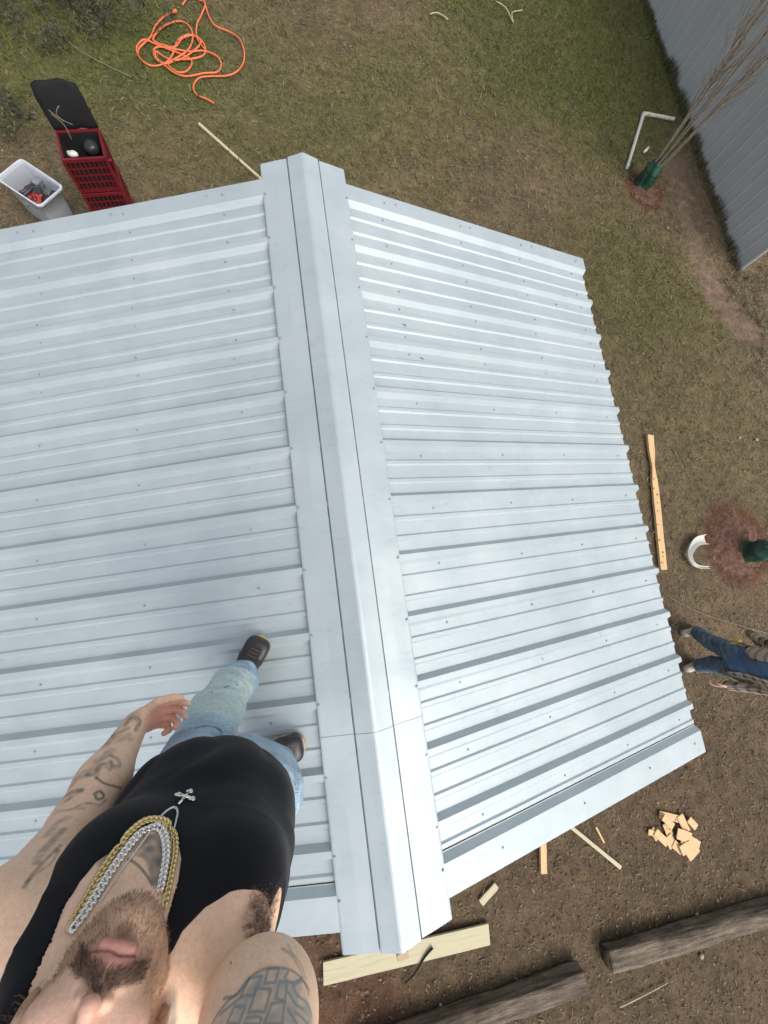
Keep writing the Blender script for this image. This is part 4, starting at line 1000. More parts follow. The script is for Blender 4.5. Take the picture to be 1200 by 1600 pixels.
# ---- boots
leather = simple('dark_leather', (.022, .018, .018), .38, 0, .45, 30, .3, 60); solem = simple('tan_sole', (.42, .32, .20), .8)
lace = simple('boot_lace', (.10, .085, .075), .8)
def roof_z(L_):                                    # height of the left slope under a point, in his frame
    w = RB.T @ np.array([L_[0], L_[1], 0]) + OB; return RIDGE_Z - abs(w[0]) * math.tan(SLOPE) - OB[2]
for A, dv in ((ANL, np.array([.30, .95, 0])), (ANR, np.array([.93, .36, 0]))):
    dv = dv / np.linalg.norm(dv); sv = np.array([dv[1], -dv[0], 0]); toe = np.array([*(A[:2] + dv[:2] * .15), 0]); heel = np.array([*(A[:2] - dv[:2] * .085), 0])
    z0 = (roof_z(toe) + roof_z(heel)) / 2 + .002
    bt = bpy.data.objects.new('boot', None); COL.objects.link(bt); bt.parent = man
    # tilt of the roof across the foot
    R = np.stack([dv, sv, [0, 0, 1]], 1)
    def bsdf(p, z0=z0, toe=toe, heel=heel, A=A, dv=dv, sv=sv, R=R):
        q = (p - f32([*A[:2], z0])) @ f32(R)
        sw = .048 + .012 * ss(-.02, .09, q[:, 0]) - .04 * np.abs(q[:, 1]) * 0
        k = np.abs(q[:, 1]) - sw; end = np.maximum(q[:, 0] - .168, -.095 - q[:, 0])
        d = smax(smax(k, end, .045), -(q[:, 2] - .018), .006)
        top = .078 + .055 * ss(.09, -.01, q[:, 0]) ; d = smax(d, (q[:, 2] - top), .035)
        sh = cone(p, (*A[:2], z0 + .05), (*(A[:2] - dv[:2] * .0), z0 + .20), .047, .050); sh = smax(sh, p[:, 2] - z0 - .17, .006)
        d = smin(d, sh, .03); d = d - .0022 * np.sin(q[:, 0] * 120) * ss(.02, .06, q[:, 0]) * ss(.10, .07, q[:, 0])
        return d
    v, f = nets(bsdf, np.array([*A[:2], z0]) - [.22, .22, .03], np.array([*A[:2], z0]) + [.22, .22, .24], .006); v = project(bsdf, v, 1)
    b_ = refine(v, f, lambda c, t: c[:, 2] < -9, bsdf, 1); bm_obj(b_, 'upper', leather, bt)
    mb = MB(); n = 30; ring_ = []
    for k in range(n):
        a = 2 * math.pi * k / n; ca, sa = math.cos(a), math.sin(a); x = .036 + .138 * math.copysign(abs(ca) ** .75, ca); y = (.048 + .012 * ss(-.02, .10, np.array([x]))[0]) * math.copysign(abs(sa) ** .75, sa); ring_.append((x, y))
    vv = []
    for z, s in ((-.004, 1), (.012, 1.03), (.026, 1.03), (.028, .9)):
        for x, y in ring_: pp = A * [1, 1, 0] + dv * (.033 + (x - .033) * s) + sv * y * s; vv.append((pp[0], pp[1], z0 + z))
    mb.add(vv, [(i * n + k, i * n + (k + 1) % n, (i + 1) * n + (k + 1) % n, (i + 1) * n + k) for i in range(3) for k in range(n)] + [tuple(range(n))[::-1]])
    child_mesh('sole', mb, solem, bt, False)
    for j in range(6):
        x = .03 + .017 * (j % 6) - .0; z = z0 + .115 - .012 * j; mb = MB(); pts = []
        for k in range(7):
            s = -1 + k / 3; tp = A * [1, 1, 0] + dv * (x + .0) + sv * s * .022; 
            zz = z0 + .2
            for _ in range(40):
                if bsdf(f32([[tp[0], tp[1], zz]]))[0] < .002: break
                zz -= .004
            pts.append((tp[0], tp[1], zz + .002))
        child_mesh('lace', MB().tube(pts, .0028, 5), lace, bt)

# ---- skin: tattoo lines are found on the surface, then inked into the nearest points
ink = []                                            # (polyline 3-D, radius, strength, tone)
def tat(pts, r=.0014, s=.75, sm=4, tone=(.10, .13, .14), sdf=body_sdf):
    hs_ = [h for h in trace_many(pts, sdf) if h is not None]
    if len(hs_) > 1:
        q = smooth_path(hs_, sm) if sm else [Vector(h) for h in hs_]; ink.append((np.array([tuple(v) for v in q]), r, s, tone))
Z4 = lambda L_: [(240 + x * .23333, 1330 + y * .23333) for x, y in L_]
# brick-like panels of the raised arm
for q in ([(640, 855), (725, 835), (665, 965), (582, 972), (640, 855)], [(745, 885), (765, 790), (838, 782), (815, 880), (745, 885)], [(690, 920), (785, 925), (745, 1075), (635, 1078), (690, 920)], [(845, 870), (895, 882), (880, 1000), (815, 985), (845, 870)],
          [(540, 1040), (612, 1040), (570, 1157), (490, 1157), (540, 1040)], [(790, 1020), (880, 1010), (860, 1157), (740, 1157), (790, 1020)], [(625, 1115), (715, 1110), (700, 1157), (610, 1157)], [(940, 900), (1000, 870), (1040, 960)], [(900, 940), (950, 1020), (1010, 1060)], [(930, 880), (960, 960), (1030, 1020), (1060, 1100)], [(470, 985), (560, 960), (640, 855)], [(450, 1090), (520, 1030), (590, 975)],
          [(390, 1157), (430, 1090), (500, 1000), (560, 950), (640, 850), (740, 790), (840, 780), (930, 800), (1000, 860), (1045, 930)], [(900, 810), (880, 850), (930, 880), (990, 850)], [(950, 1080), (1010, 1130), (1040, 1157)], [(900, 1060), (960, 1157)]):
    tat(Z4(q), .0017, .62, 0 if len(q) == 5 else 4, (.075, .11, .12))
for q in ([(430, 1150), (520, 1050), (620, 930), (720, 850), (860, 830)], [(470, 1157), (600, 1020), (720, 900), (860, 860), (960, 900)], [(560, 1157), (680, 1030), (800, 960), (930, 930)], [(660, 1157), (760, 1080), (900, 1020), (1000, 1000)], [(760, 1157), (900, 1090), (1030, 1080)], [(900, 1157), (1050, 1140)]):
    tat(Z4(q), .011, .42, 4, (.20, .27, .28))
for q in ([(860, 655), (910, 690), (960, 750), (1000, 840)], [(900, 620), (930, 680), (985, 760), (1020, 850)], [(870, 650), (940, 700)]): tat(Z4(q), .0022, .35)
tat(Z4([(100, 975), (105, 1157)]), .0085, .62, 4, (.15, .14, .13)); tat(Z4([(125, 975), (120, 1157)]), .006, .6, 4, (.15, .14, .13))
tat(Z4([(575, 240), (580, 260)]), .0014, .8); tat(Z4([(515, 745), (519, 751)]), .0012, .8)
Z5 = lambda L_: [(x * .25, 1080 + y * .25) for x, y in L_]
# left forearm and upper arm
for q, r_, s_ in (([(150, 1225), (200, 1150), (260, 1080), (330, 1010), (380, 960)], .0032, .5), ([(170, 1190), (240, 1130), (330, 1060), (370, 990)], .0030, .45), ([(230, 1070), (250, 1020), (330, 930), (400, 860)], .0065, .42), ([(300, 900), (350, 830), (420, 790)], .008, .33), ([(360, 700), (430, 640), (510, 620)], .005, .55), ([(420, 680), (470, 640)], .008, .4),
                  ([(590, 640), (625, 625), (650, 660), (610, 675), (590, 640)], .0028, .55), ([(480, 720), (540, 700), (620, 710), (660, 680)], .003, .45), ([(600, 540), (650, 575), (700, 590), (755, 605)], .0022, .6), ([(440, 590), (500, 530), (570, 500), (600, 440), (660, 400), (690, 370)], .010, .38), ([(540, 520), (590, 520), (620, 460), (665, 450)], .0035, .5),
                  ([(690, 400), (740, 430), (745, 465), (705, 470), (690, 440)], .0045, .5), ([(600, 540), (640, 460), (690, 490)], .004, .42), ([(650, 340), (700, 270), (760, 200), (830, 160)], .016, .30), ([(660, 330), (720, 300), (800, 290)], .013, .28), ([(780, 210), (820, 170), (870, 190), (850, 240)], .006, .48), ([(700, 280), (760, 250), (800, 230)], .006, .42), ([(380, 640), (430, 570), (500, 480)], .006, .25), ([(350, 760), (430, 740), (520, 730)], .005, .3)):
    tat(Z5(q), r_, min(.8, s_ * 1.5), 4, (.11, .115, .10))
# chest piece
Z3 = lambda L_: [(100 + x * .19167, 1200 + y * .19167) for x, y in L_]
for q, r_, s_ in (([(560, 660), (640, 600), (740, 560)], .006, .38), ([(640, 640), (720, 620), (760, 700)], .011, .5), ([(700, 680), (740, 780), (750, 900)], .008, .5), ([(660, 560), (720, 560), (760, 600), (780, 720), (760, 850)], .004, .55), ([(310, 745), (370, 690), (460, 640)], .009, .5), ([(520, 740), (600, 790), (670, 870), (720, 950)], .0018, .6), ([(600, 700), (660, 720), (700, 800), (745, 960)], .0035, .5)):
    tat(Z3(q), r_, min(.85, s_ * 1.4), 4, (.12, .13, .125))
def skin_col(co):
    n = len(co); w = wob(co, 26, 2) * .5 + .5; w2 = wob(co, 90, 5) * .5 + .5
    skin = np.array([.82, .58, .395]); c = skin[None] * (.88 + .13 * w[:, None] + .09 * w2[:, None]); c[:, 1] *= 1 - .05 * w; c = c.astype(float)
    def put(m, tone, k=1.0): 
        nonlocal c; m = (np.clip(m, 0, 1) * k)[:, None]; c = c * (1 - m) + np.array(tone)[None] * m
    put(ss(.10, .03, np.linalg.norm(co - KL, axis=1)), (.74, .33, .24), .8)                     # ruddy hand
    q = ((co - HC) @ HR.T) / HS; near = np.linalg.norm(q, axis=1) < .18
    near &= np.abs(head_sdf(f32(co))) < .006; x, u, nn = q[:, 0], q[:, 1], q[:, 2]; front = near & (nn > .0)
    put(front * ss(-.12, -.0, u) * ss(.0, .05, nn), (.72, .44, .33), .7)                       # face redder
    put(near * ss(.020, .006, np.hypot(x, (u + .024))) * (nn > .09), (.72, .36, .28), .5)       # nose tip
    jaw = near & (nn > -.04)
    nz = wob(q * 1.0, 70, 7) * .012
    beard = ss(.012, -.012, (u + .052 - .9 * np.abs(x) + .0 * nn + nz - .03 * 0) ) * ss(-.03, .02, nn)
    cheekline = -.058 + .95 * np.clip(np.abs(x) - .03, 0, .1) + nz
    beard = ss(.012, -.010, u - cheekline) * ss(-.05, .0, nn)
    put(near * beard * ss(-.17, -.15, u), (.29, .165, .10), .62)
    mous = ss(.010, .002, np.abs(u + .041 + .35 * np.abs(x)) - .004) * ss(.045, .034, np.abs(x)) * (nn > .05); put(near * mous, (.10, .06, .04), .78)
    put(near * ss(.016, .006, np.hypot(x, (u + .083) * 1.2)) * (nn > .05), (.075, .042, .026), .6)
    lip = ss(1.25, .85, np.hypot(x / .027, (u + .0625 + 0.0) / .0125)) * (nn > .07); put(near * lip, (.60, .27, .225), .85)
    put(near * ss(.0022, .0006, np.abs(u + .0628 - .001 * np.sin(x * 200))) * ss(.028, .022, np.abs(x)) * (nn > .07), (.15, .04, .04), .8)
    brow = ss(.007, .002, np.abs(u - .046 + 2.5 * (np.abs(x) - .032) ** 2 * 4)) * ss(.030, .024, np.abs(np.abs(x) - .033)) * (nn > .05); put(near * brow, (.10, .055, .03), .85)
    put(near * ss(.014, .010, np.hypot((np.abs(x) - .032), (u - .023) * 1.4)) * (nn > .07), (.55, .36, .30), .6)
    # scalp
    put(near * ss(.10, .115, u) , (.08, .04, .022), .9)
    ax_ = ml(410, 1418, 1.32); put(ss(.058, .018, np.linalg.norm((co - ax_) * [1.25, 1, .85], axis=1) + .006 * wob(co, 120, 4)), (.20, .115, .075), .55)
    for pl, r_, s_, tone in ink:
        bb0, bb1 = pl.min(0) - r_ * 2, pl.max(0) + r_ * 2; k = np.where(((co > bb0) & (co < bb1)).all(1))[0]
        if not len(k): continue
        d = np.full(len(k), 9.)
        for a, b in zip(pl[:-1], pl[1:]):
            if np.linalg.norm(b - a) < 1e-7: continue
            d = np.minimum(d, dist_line(co[k], a, b))
        soft = ss(r_ * 1.5, r_ * .45, d) * s_ * (1 if r_ < .003 else (.72 + .4 * wob(co[k], 140, 3))); soft = np.clip(soft, 0, 1)[:, None]
        c[k] = c[k] * (1 - soft) + np.array(tone)[None] * soft
    return np.clip(c, 0, 1)
t = NT('skin', .48, 0, .4); cc = t.attr('tint'); t.color(t.mix(1, cc, t.ramp(t.noise(150, 4, .7), [(.3, (.90, .84, .82)), (.5, (1, 1, 1)), (.7, (1.07, 1.07, 1.06))]), 'MULTIPLY'))
t.b.inputs['Subsurface Weight'].default_value = .12; t.b.inputs['Subsurface Radius'].default_value = (.012, .004, .002); t.b.inputs['Subsurface Scale'].default_value = .5; t.bump(t.noise(330, 4, .7), .45, .0015); MSKIN = t.m
bm_obj(bmB, 'body', MSKIN, man, skin_col)
print('skin', time.time() - T0)
# eyeballs' irises lie outside the picture but belong to the face
for s in (-1, 1):
    bm = bmesh.new(); bmesh.ops.create_uvsphere(bm, u_segments=16, v_segments=10, radius=.0118)
    for v_ in bm.verts: v_.co += Vector(hp(s * .032, .023, .079))
    t_ = NT('eye', .2); t_.color((.7, .68, .64)); bm_obj(bm, 'eye', t_.m, man)
    c = hp(s * .032, .023, .0888); MBx = MB().tube([c, c + HN * .0025], [.0055, .003], 12); child_mesh('iris', MBx, simple('iris', (.06, .09, .08), .2), man)
# strands of beard, moustache and armpit hair; hair of the head
def strands(name, seeds, length, dirf, cols, w=.00045, seed=1, parent=man):
    r = np.random.default_rng(seed); V_ = []; F_ = []; C_ = []
    for h, nrm in seeds:
        L = length * r.uniform(.5, 1.2); d = dirf(h, nrm, r); d = d / np.linalg.norm(d); sd_ = np.cross(d, nrm); sd_ /= (np.linalg.norm(sd_) + 1e-9)
        b = r.normal(0, .25, 3); k = len(V_); p1 = h + d * L * .5; p2 = p1 + (d + b * .6 - nrm * .25) * L * .5
        V_ += [h - sd_ * w, h + sd_ * w, p1 + sd_ * w * .9, p1 - sd_ * w * .9, p2]; F_ += [(k, k + 1, k + 2, k + 3), (k + 3, k + 2, k + 4)]; cc_ = np.array(cols[r.integers(len(cols))]) * r.uniform(.7, 1.3); C_ += [cc_] * 5
    me = mesh(name, V_, F_); set_col(me, np.array(C_)); t_ = NT(name, .55, 0, .3); t_.color(t_.attr('tint'))
    o = bpy.data.objects.new(name, me); COL.objects.link(o); me.materials.append(t_.m); o.parent = parent; o['kind'] = 'stuff'; return o
def seeds_from(mask, n, seed):
    r = np.random.default_rng(seed); me = bpy.data.objects['body'].data; k = len(me.vertices); co = np.empty(k * 3, np.float32); me.vertices.foreach_get('co', co); co = co.reshape(-1, 3).astype(float); nr = np.empty(k * 3, np.float32); me.vertices.foreach_get('normal', nr); nr = nr.reshape(-1, 3).astype(float)
    m = mask(co, nr); ix = np.where(r.uniform(0, 1, k) < m)[0]; ix = r.choice(ix, n) if len(ix) else ix
    return [(co[i] + r.normal(0, .0012, 3), nr[i]) for i in ix]
def q_of(co): q = ((co - HC) @ HR.T) / HS; return q[:, 0], q[:, 1], q[:, 2], (np.linalg.norm(q, axis=1) < .18) & (np.abs(head_sdf(f32(co))) < .004)
def m_beard(co, nr):
    x, u, n_, near = q_of(co); lip = np.hypot(x / .028, (u + .0625) / .0145) < 1
    return near * ss(.012, -.010, u + .058 - .95 * np.clip(np.abs(x) - .03, 0, .1)) * ss(-.05, .0, n_) * ~lip * (u > -.15)
def m_mous(co, nr): x, u, n_, near = q_of(co); return near * ss(.009, .002, np.abs(u + .041 + .35 * np.abs(x)) - .003) * (np.abs(x) < .042) * (n_ > .05)
BC = [(.16, .08, .042), (.24, .12, .06), (.10, .052, .03), (.30, .17, .09)]
strands('beard', seeds_from(m_beard, 4500, 1), .0055, lambda h, n, r: n * .55 - HU * .8 + r.normal(0, .3, 3), BC, .00022)
strands('moustache', seeds_from(m_mous, 1800, 2), .0065, lambda h, n, r: n * .5 - HU * .7 + HX * np.sign((h - HC) @ HX) * .6 + r.normal(0, .25, 3), [(.08, .045, .03), (.14, .08, .05)], .0002)
AXC = ml(410, 1418, 1.32)
strands('armpit_hair', seeds_from(lambda co, nr: ss(.050, .012, np.linalg.norm((co - AXC) * [1.25, 1, .85], axis=1)), 2600, 3), .010, lambda h, n, r: n * .3 + np.array([.1, -.1, -.8]) + r.normal(0, .45, 3), [(.12, .07, .045), (.2, .12, .08)], .00022)
def m_hair(co, nr): x, u, n_, near = q_of(co); return near * ((x < .055) | (u > .06)) * ss(.075, .10, u + .12 * np.clip(-n_, 0, 1) * 8 * (u > -.05)) * (n_ < .075) * (u > -.045)
strands('hair', seeds_from(m_hair, 9000, 4), .05, lambda h, n, r: n * .5 - HN * .55 - HU * .45 + r.normal(0, .3, 3), [(.07, .035, .02), (.11, .055, .03), (.05, .028, .018)], .0007)
# ragged curl of hair hanging by his left ear
hb = MB(); r = random.Random(6)
for i in range(150):
    b = hp(-.084 + r.gauss(0, .005), .035 + r.gauss(0, .018), -.03 + r.gauss(0, .014)); pts = [b]
    ph = r.uniform(0, 6.28)
    for k in range(6):
        b = b + (-HX * .004 - HN * .006 - HU * .003) * r.uniform(.4, 1.1) + HX * .006 * math.sin(ph + k * 1.3) + HU * .004 * math.cos(ph + k * 1.3); pts.append(b)
    hb.tube(pts, [.0011] * 6 + [.0004], 3, False)
o = child_mesh('hair', hb, simple('dark_hair', (.07, .035, .022), .5)); o['kind'] = 'stuff'

# ---- chains hanging on the chest
def world_pt(L_): return RB.T @ np.asarray(L_) + OB
def skin_or_shirt(p): return np.minimum(body_sdf(p), shirt_sdf(p))
silver = NT('silver', .2, 1.0); silver.color((.80, .78, .74)); silver = silver.m
gold = NT('gold', .25, 1.0); gold.color((.72, .58, .30)); gold = gold.m
def link_mesh(name, L, Wd, r, seg=14, ns=6):
    v = []; f = []
    for i in range(seg):
        a = 2 * math.pi * i / seg; c, s = math.cos(a), math.sin(a)
        ctr = Vector((c * (L / 2 - r), s * (Wd / 2 - r), s * c * r * 1.1)); tn = Vector((-s * L, c * Wd, 0)).normalized(); nz_ = Vector((0, 0, 1)); b = tn.cross(nz_)
        for k in range(ns): q = 2 * math.pi * k / ns; v.append(ctr + (b * math.cos(q) + nz_ * math.sin(q) * .8) * r)
    f = [(i * ns + k, i * ns + (k + 1) % ns, ((i + 1) % seg) * ns + (k + 1) % ns, ((i + 1) % seg) * ns + k) for i in range(seg) for k in range(ns)]
    me = mesh(name, v, f); me.polygons.foreach_set('use_smooth', [True] * len(me.polygons)); return me
def chain(label, mat, px, L, Wd, r, step, lift, tilt=.55, back=None):
    pts = trace_many(px, skin_or_shirt); pts = [p for p in pts if p is not None and head_sdf(f32(p[None]))[0] > .003]
    if back: pts = [np.array(hp(*back[0]))] + pts + [np.array(hp(*back[1]))]
    dn = []
    P_ = smooth_path(pts, 12); P_ = np.array([tuple(p) for p in P_]); P_ = project(lambda p: skin_or_shirt(p) - lift, P_, 4)
    for _ in range(6): P_[1:-1] = (P_[:-2] + 2 * P_[1:-1] + P_[2:]) / 4
    sl = np.r_[0, np.cumsum(np.linalg.norm(np.diff(P_, axis=0), axis=1))]; n = int(sl[-1] / step)
    root = empty('necklace', tuple(world_pt(P_[len(P_) // 2])), label, 'necklace'); me = link_mesh('link', L, Wd, r); me.materials.append(mat); ri = world_of(root).inverted()
    WM = Matrix([[*RB.T[i], OB[i]] for i in range(3)] + [[0, 0, 0, 1]])
    for i in range(n + 1):
        s = i * step; p = np.array([np.interp(s, sl, P_[:, k]) for k in range(3)]); q = np.array([np.interp(s + .002, sl, P_[:, k]) for k in range(3)]); q0 = np.array([np.interp(s - .002, sl, P_[:, k]) for k in range(3)])
        d = Vector(q - q0).normalized(); g_ = Vector(grad(skin_or_shirt, p[None], .002)[0]).normalized(); sd_ = g_.cross(d).normalized(); g_ = d.cross(sd_)
        R_ = Matrix((d, sd_, g_)).transposed() @ Matrix.Rotation(tilt, 3, 'X') @ Matrix.Rotation(.12, 3, 'Z')
        o = bpy.data.objects.new('link', me); COL.objects.link(o); o.parent = root; o.matrix_local = ri @ WM @ (Matrix.Translation(Vector(p)) @ R_.to_4x4())
    return root, P_
SIL = [(118, 1450), (134, 1428), (150, 1402), (166, 1376), (183, 1350), (200, 1326), (216, 1307), (232, 1297), (246, 1296), (255, 1306), (259, 1325), (259, 1345), (255, 1370), (250, 1395), (246, 1420), (242, 1445), (239, 1470)]
GLD = [(112, 1448), (126, 1422), (141, 1396), (157, 1368), (174, 1341), (190, 1318), (208, 1298), (228, 1285), (248, 1284), (264, 1292), (273, 1310), (274, 1335), (269, 1362), (263, 1390), (257, 1418), (253, 1446), (249, 1474)]
chain('thick silver curb chain, innermost necklace on his chest', silver, SIL, .0165, .0150, .0033, .0076, .0045)
chain('gold curb chain lying just outside the silver one', gold, GLD, .0155, .0120, .0024, .0070, .0040)
PEN = [(158, 1408), (190, 1362), (222, 1318), (240, 1292), (256, 1272), (271, 1263), (277, 1270), (273, 1290), (266, 1318), (262, 1345), (258, 1372)]
nk, PP = chain('thin silver rope chain with a cross pendant, longest necklace', silver, PEN, .0052, .0042, .0010, .0034, .0022, .9)
cA, cB = trace(280, 1258, shirt_sdf), trace(300, 1235, shirt_sdf); g_ = grad(shirt_sdf, cA[None], .004)[0]; g_ /= np.linalg.norm(g_); d = cB - cA; Lc = np.linalg.norm(d); d /= Lc; sdv = np.cross(d, g_)
mb = MB(); o0 = cA + g_ * .005
sc_ = .8; Lc *= .8
mb.tube([o0 - d * .006, o0 + d * Lc * .5, o0 + d * Lc * .8], [.0022, .0034, .0030], 8); mb.tube([o0 + d * Lc * .48 - sdv * .011, o0 + d * Lc * .48 + sdv * .011], .0034, 8)
for q in (d * Lc * .95, d * Lc * .48 - sdv * .014, d * Lc * .48 + sdv * .014):
    for e in (0, 1, 2):
        c = o0 + q + (d * math.cos(e * 2.1) + sdv * math.sin(e * 2.1)) * .0032; mb.tube([c - g_ * .002, c - g_ * .0005, c + g_ * .0012, c + g_ * .002], [.003, .0045, .0042, .0015], 8)
po = child_mesh('cross_pendant', mb, silver, None); po.matrix_world = Matrix([[*RB.T[i], OB[i]] for i in range(3)] + [[0, 0, 0, 1]]); po.parent = nk; po.matrix_parent_inverse = world_of(nk).inverted()
print('man done', time.time() - T0)

# ------------------------------------------------------------------ the man on the ground
R2, O2 = frame((4.75, -3.86, 0), math.radians(-90))
man2 = empty('person', tuple(O2), 'man on the ground at the right edge in plaid overshirt and blue jeans', 'person', None, math.radians(90))
fR, fL = np.array([.235, .0, .07]), np.array([-.195, .10, .07]); kR, kL = np.array([.175, .215, .46]), np.array([-.075, .26, .46]); hR_, hL_ = np.array([.135, .37, .86]), np.array([-.045, .37, .86])
CH = np.array([.06, .43, 1.28]); SR, SL_ = CH + [.19, -.02, .10], CH + [-.19, .0, .10]; eR, eL = np.array([.29, .26, 1.06]), np.array([-.19, .43, 1.04]); wR, wL = np.array([.315, .11, .86]), np.array([-.20, .52, .80]); HD = np.array([.05, .46, 1.62])
def legs2(p, r): return smin(smin(cone(p, hR_, kR, r[0], r[1]), cone(p, kR, fR, r[1], r[2]), .02), smin(cone(p, hL_, kL, r[0], r[1]), cone(p, kL, fL, r[1], r[2]), .02), .02)
def torso2(p, o=0.):
    m = (hR_ + hL_) / 2; d = None
    for q, a, b in ((0, .165, .115), (.35, .15, .11), (.7, .175, .115), (1.0, .17, .10)):
        c = m + (CH + [0, 0, .05] - m) * q; e = ell(p, c, (a + o, b + o, .14 + o)); d = e if d is None else smin(d, e, .08)
    return d
def arms2(p, o=0.):
    return np.minimum(smin(cone(p, SR, eR, .055 + o, .042 + o), cone(p, eR, wR, .042 + o, .030 + o), .02), smin(cone(p, SL_, eL, .055 + o, .042 + o), cone(p, eL, wL, .042 + o, .030 + o), .02))
c2R = hand_chain(wR, wR + np.array([.02, -.09, -.07]), np.array([0, .6, -.8]), np.array([-1., 0, 0]), 1); c2L = hand_chain(wL, wL + np.array([.0, .07, -.09]), np.array([0, -.8, -.6]), np.array([1., 0, 0]), 1)
def body2(p):
    d = smin(torso2(p), arms2(p), .03); d = smin(d, legs2(p, (.07, .04, .03)), .03)
    d = smin(d, cone(p, CH + [0, 0, .12], HD - [0, 0, .06], .06, .055), .03); d = smin(d, ell(p, HD + [0, -.01, .02], (.075, .095, .11)), .03); d = smin(d, ell(p, HD + [0, .03, -.06], (.055, .06, .06)), .03)
    d = smin(d, cone(p, HD + [0, .085, .01], HD + [0, .105, -.02], .009, .013), .01)
    for s in (-1, 1): d = smin(d, ell(p, HD + [s * .078, -.01, -.01], (.01, .02, .032)), .008); d = smax(d, -ell(p, HD + [s * .032, .095, .02], (.016, .014, .011)), .01); d = smin(d, ell(p, HD + [s * .032, .078, .02], (.013, .013, .012)), .003)
    d = smin(d, cone(p, HD + [-.02, .083, -.065], HD + [.02, .083, -.065], .007, .007), .006)
    for w_, k_, c_ in ((wR, wR + np.array([.02, -.09, -.07]), c2R), (wL, wL + np.array([.0, .07, -.09]), c2L)):
        d = smin(d, smin(palm(p, w_, w_ + (k_ - w_), np.array([0, .6, -.8]) if w_ is wR else np.array([0, -.8, -.6])), fingers(p, k_, c_), .008), .02)
    return d
def simple_nets(name, sdf, lo, hi, h, mat, parent, col=None):
    v, f = nets(sdf, lo, hi, h); v = project(sdf, v, 1); bm = refine(v, f, lambda c, t: c[:, 2] > 99, sdf, 1); return bm_obj(bm, name, mat, parent, col)
def col2(co):
    c = np.tile(np.array([.66, .44, .33]), (len(co), 1)); h = ss(.0, .02, (co[:, 2] - HD[2] - .035) - .9 * (co[:, 1] - HD[1])) * (co[:, 2] > 1.5); return c + (np.array([.10, .07, .05]) - c) * h[:, None]
simple_nets('body', body2, (-.4, -.25, .0), (.55, .75, 1.82), .0085, MSKIN, man2, col2)
def jeans2(p):
    d = legs2(p, (.115, .092, .078)) - .006 * np.sin(p[:, 2] * 60 + 8 * p[:, 0] * 5); d = smin(d, smax(torso2(p, .008), p[:, 2] - .95, .01), .03); return smax(smax(d, .10 - p[:, 2], .004), p[:, 2] - .96, .004)
t = NT('dark_denim', .85, 0, .2); t.color(t.ramp(t.noise(9, 5, .7), [(.3, (.06, .10, .15)), (.55, (.11, .17, .24)), (.75, (.22, .28, .32))])); t.bump(t.noise(60), .2, .004)
j2 = simple_nets('jeans', jeans2, (-.4, -.2, .05), (.45, .7, 1.0), .009, t.m, man2)
tee = NT('blue_cotton', .9); tee.color(tee.ramp(tee.noise(7), [(.3, (.055, .12, .23)), (.7, (.085, .17, .30))]))
def tee2(p): return smax(torso2(p, .012) - .004 * np.sin(p[:, 2] * 40 + p[:, 0] * 30), .84 - p[:, 2], .005)
simple_nets('t_shirt', lambda p: smax(tee2(p), p[:, 2] - 1.44, .02), (-.3, .1, .8), (.4, .75, 1.5), .009, tee.m, man2)
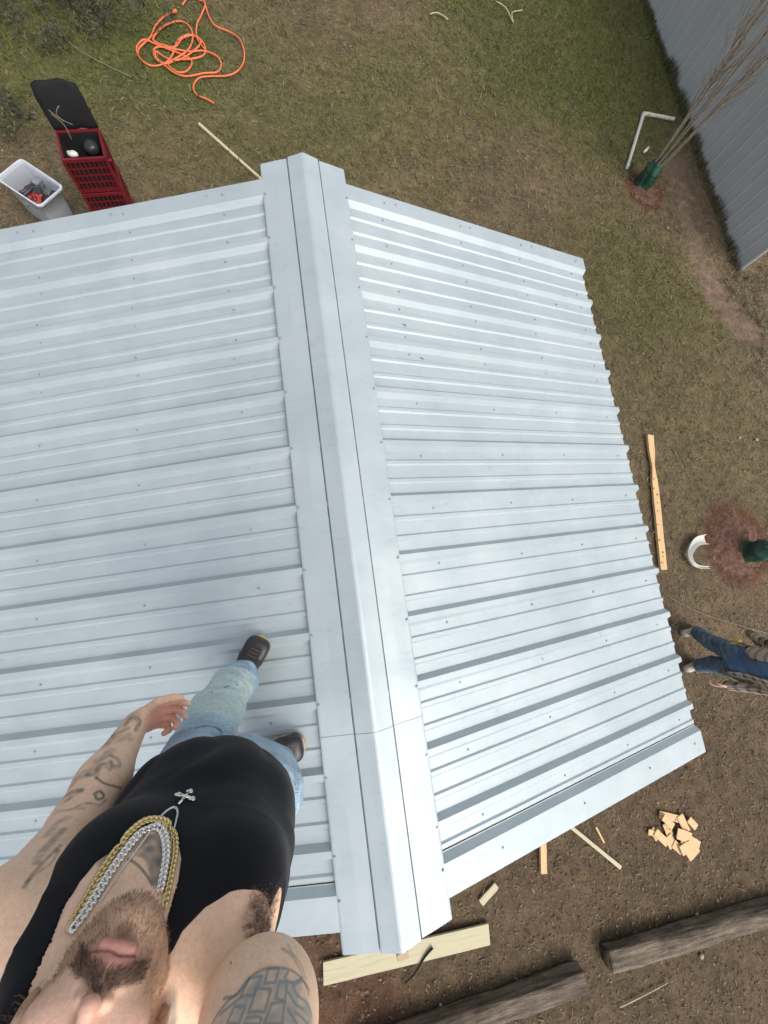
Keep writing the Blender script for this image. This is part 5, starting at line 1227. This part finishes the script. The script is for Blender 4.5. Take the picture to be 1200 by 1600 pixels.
def over2(p):                                   # open overshirt: hangs at both sides, its left panel lower
    x = p[:, 0] - .04; d = np.minimum(smin(torso2(p, .030), smax(arms2(p, .016), -(np.minimum(np.linalg.norm(p - f32(wR), axis=1), np.linalg.norm(p - f32(wL), axis=1)) - .03), .005), .03), 9)
    sk = ell(p, ((hR_ + hL_) / 2 + [0, -.02, .0]), (.205, .155, .26)); d = smin(d, sk, .05) - .006 * np.sin(x * 60 + p[:, 2] * 9)
    gap = np.abs(x - .02) - (.085 + .03 * ss(1.0, .7, p[:, 2]) + .12 * (x > 0) * ss(1.12, 1.02, p[:, 2])); d = smax(d, -np.maximum(gap, (.40 - p[:, 1])), .006)
    return smax(smax(d, .70 + .05 * np.sin(x * 8) - p[:, 2], .005), p[:, 2] - 1.46, .01)
def plaid(co):
    a, b, z = co[:, 0] + co[:, 1] * .6, co[:, 1], co[:, 2]; s1 = (np.sin(a * 2 * np.pi / .075) > .3).astype(float); s2 = (np.sin((z + b * .25) * 2 * np.pi / .10) > .45).astype(float); s3 = (np.abs(np.sin(a * np.pi / .085)) > .975).astype(float)
    base = np.array([.50, .43, .35]); m = (s1 + s2) / 2; c = base[None] * (1 - m[:, None]) + np.array([.085, .055, .04])[None] * m[:, None]; return c * (1 - .5 * s3[:, None])
t = NT('plaid_flannel', .9); t.color(t.attr('tint'))
v, f = nets(over2, (-.4, .0, .6), (.5, .8, 1.55), .008); v = project(over2, v, 1); bm = refine(v, f, lambda c, t: c[:, 2] > 0, over2, 1); bm_obj(bm, 'plaid_overshirt', t.m, man2, plaid)
shoe = simple('pale_suede', (.50, .43, .36), .8)
for c0, dv in ((fR, np.array([-.05, 1, 0])), (fL, np.array([-.15, 1, 0]))):
    dv = dv / np.linalg.norm(dv)
    def sh(p, c0=c0, dv=dv):
        a = c0 * [1, 1, 0] - dv * .05 + [0, 0, .05]; b = c0 * [1, 1, 0] + dv * .135 + [0, 0, .045]
        d = smin(cone(p, a, b, .048, .046), cone(p, c0 * [1, 1, 0] + [0, 0, .05], c0 * [1, 1, 0] + [0, 0, .13], .046, .045), .02); return smax(d, .006 - p[:, 2], .01)
    so = simple_nets('shoe', sh, c0 - [.22, .26, .08], c0 + [.22, .26, .14], .008, shoe, man2)
    m = np.array([*(c0 + dv * .042)[:2], .012]); mb = MB(); mb.bar(m - dv * .135, m + dv * .135, .088, .018); child_mesh('sole', mb, simple('shoe_sole', (.2, .16, .12), .8), so, False, .006)
w = R2.T @ np.array([.262, .33, .87]) + O2
o = MB().box(w, (.055, .045, .07)).build('tape_measure', simple('yellow_plastic', (.72, .50, .06), .4), None, False, .008); tag(o, 'yellow tape measure clipped to the belt of the man on the ground', 'tape measure')
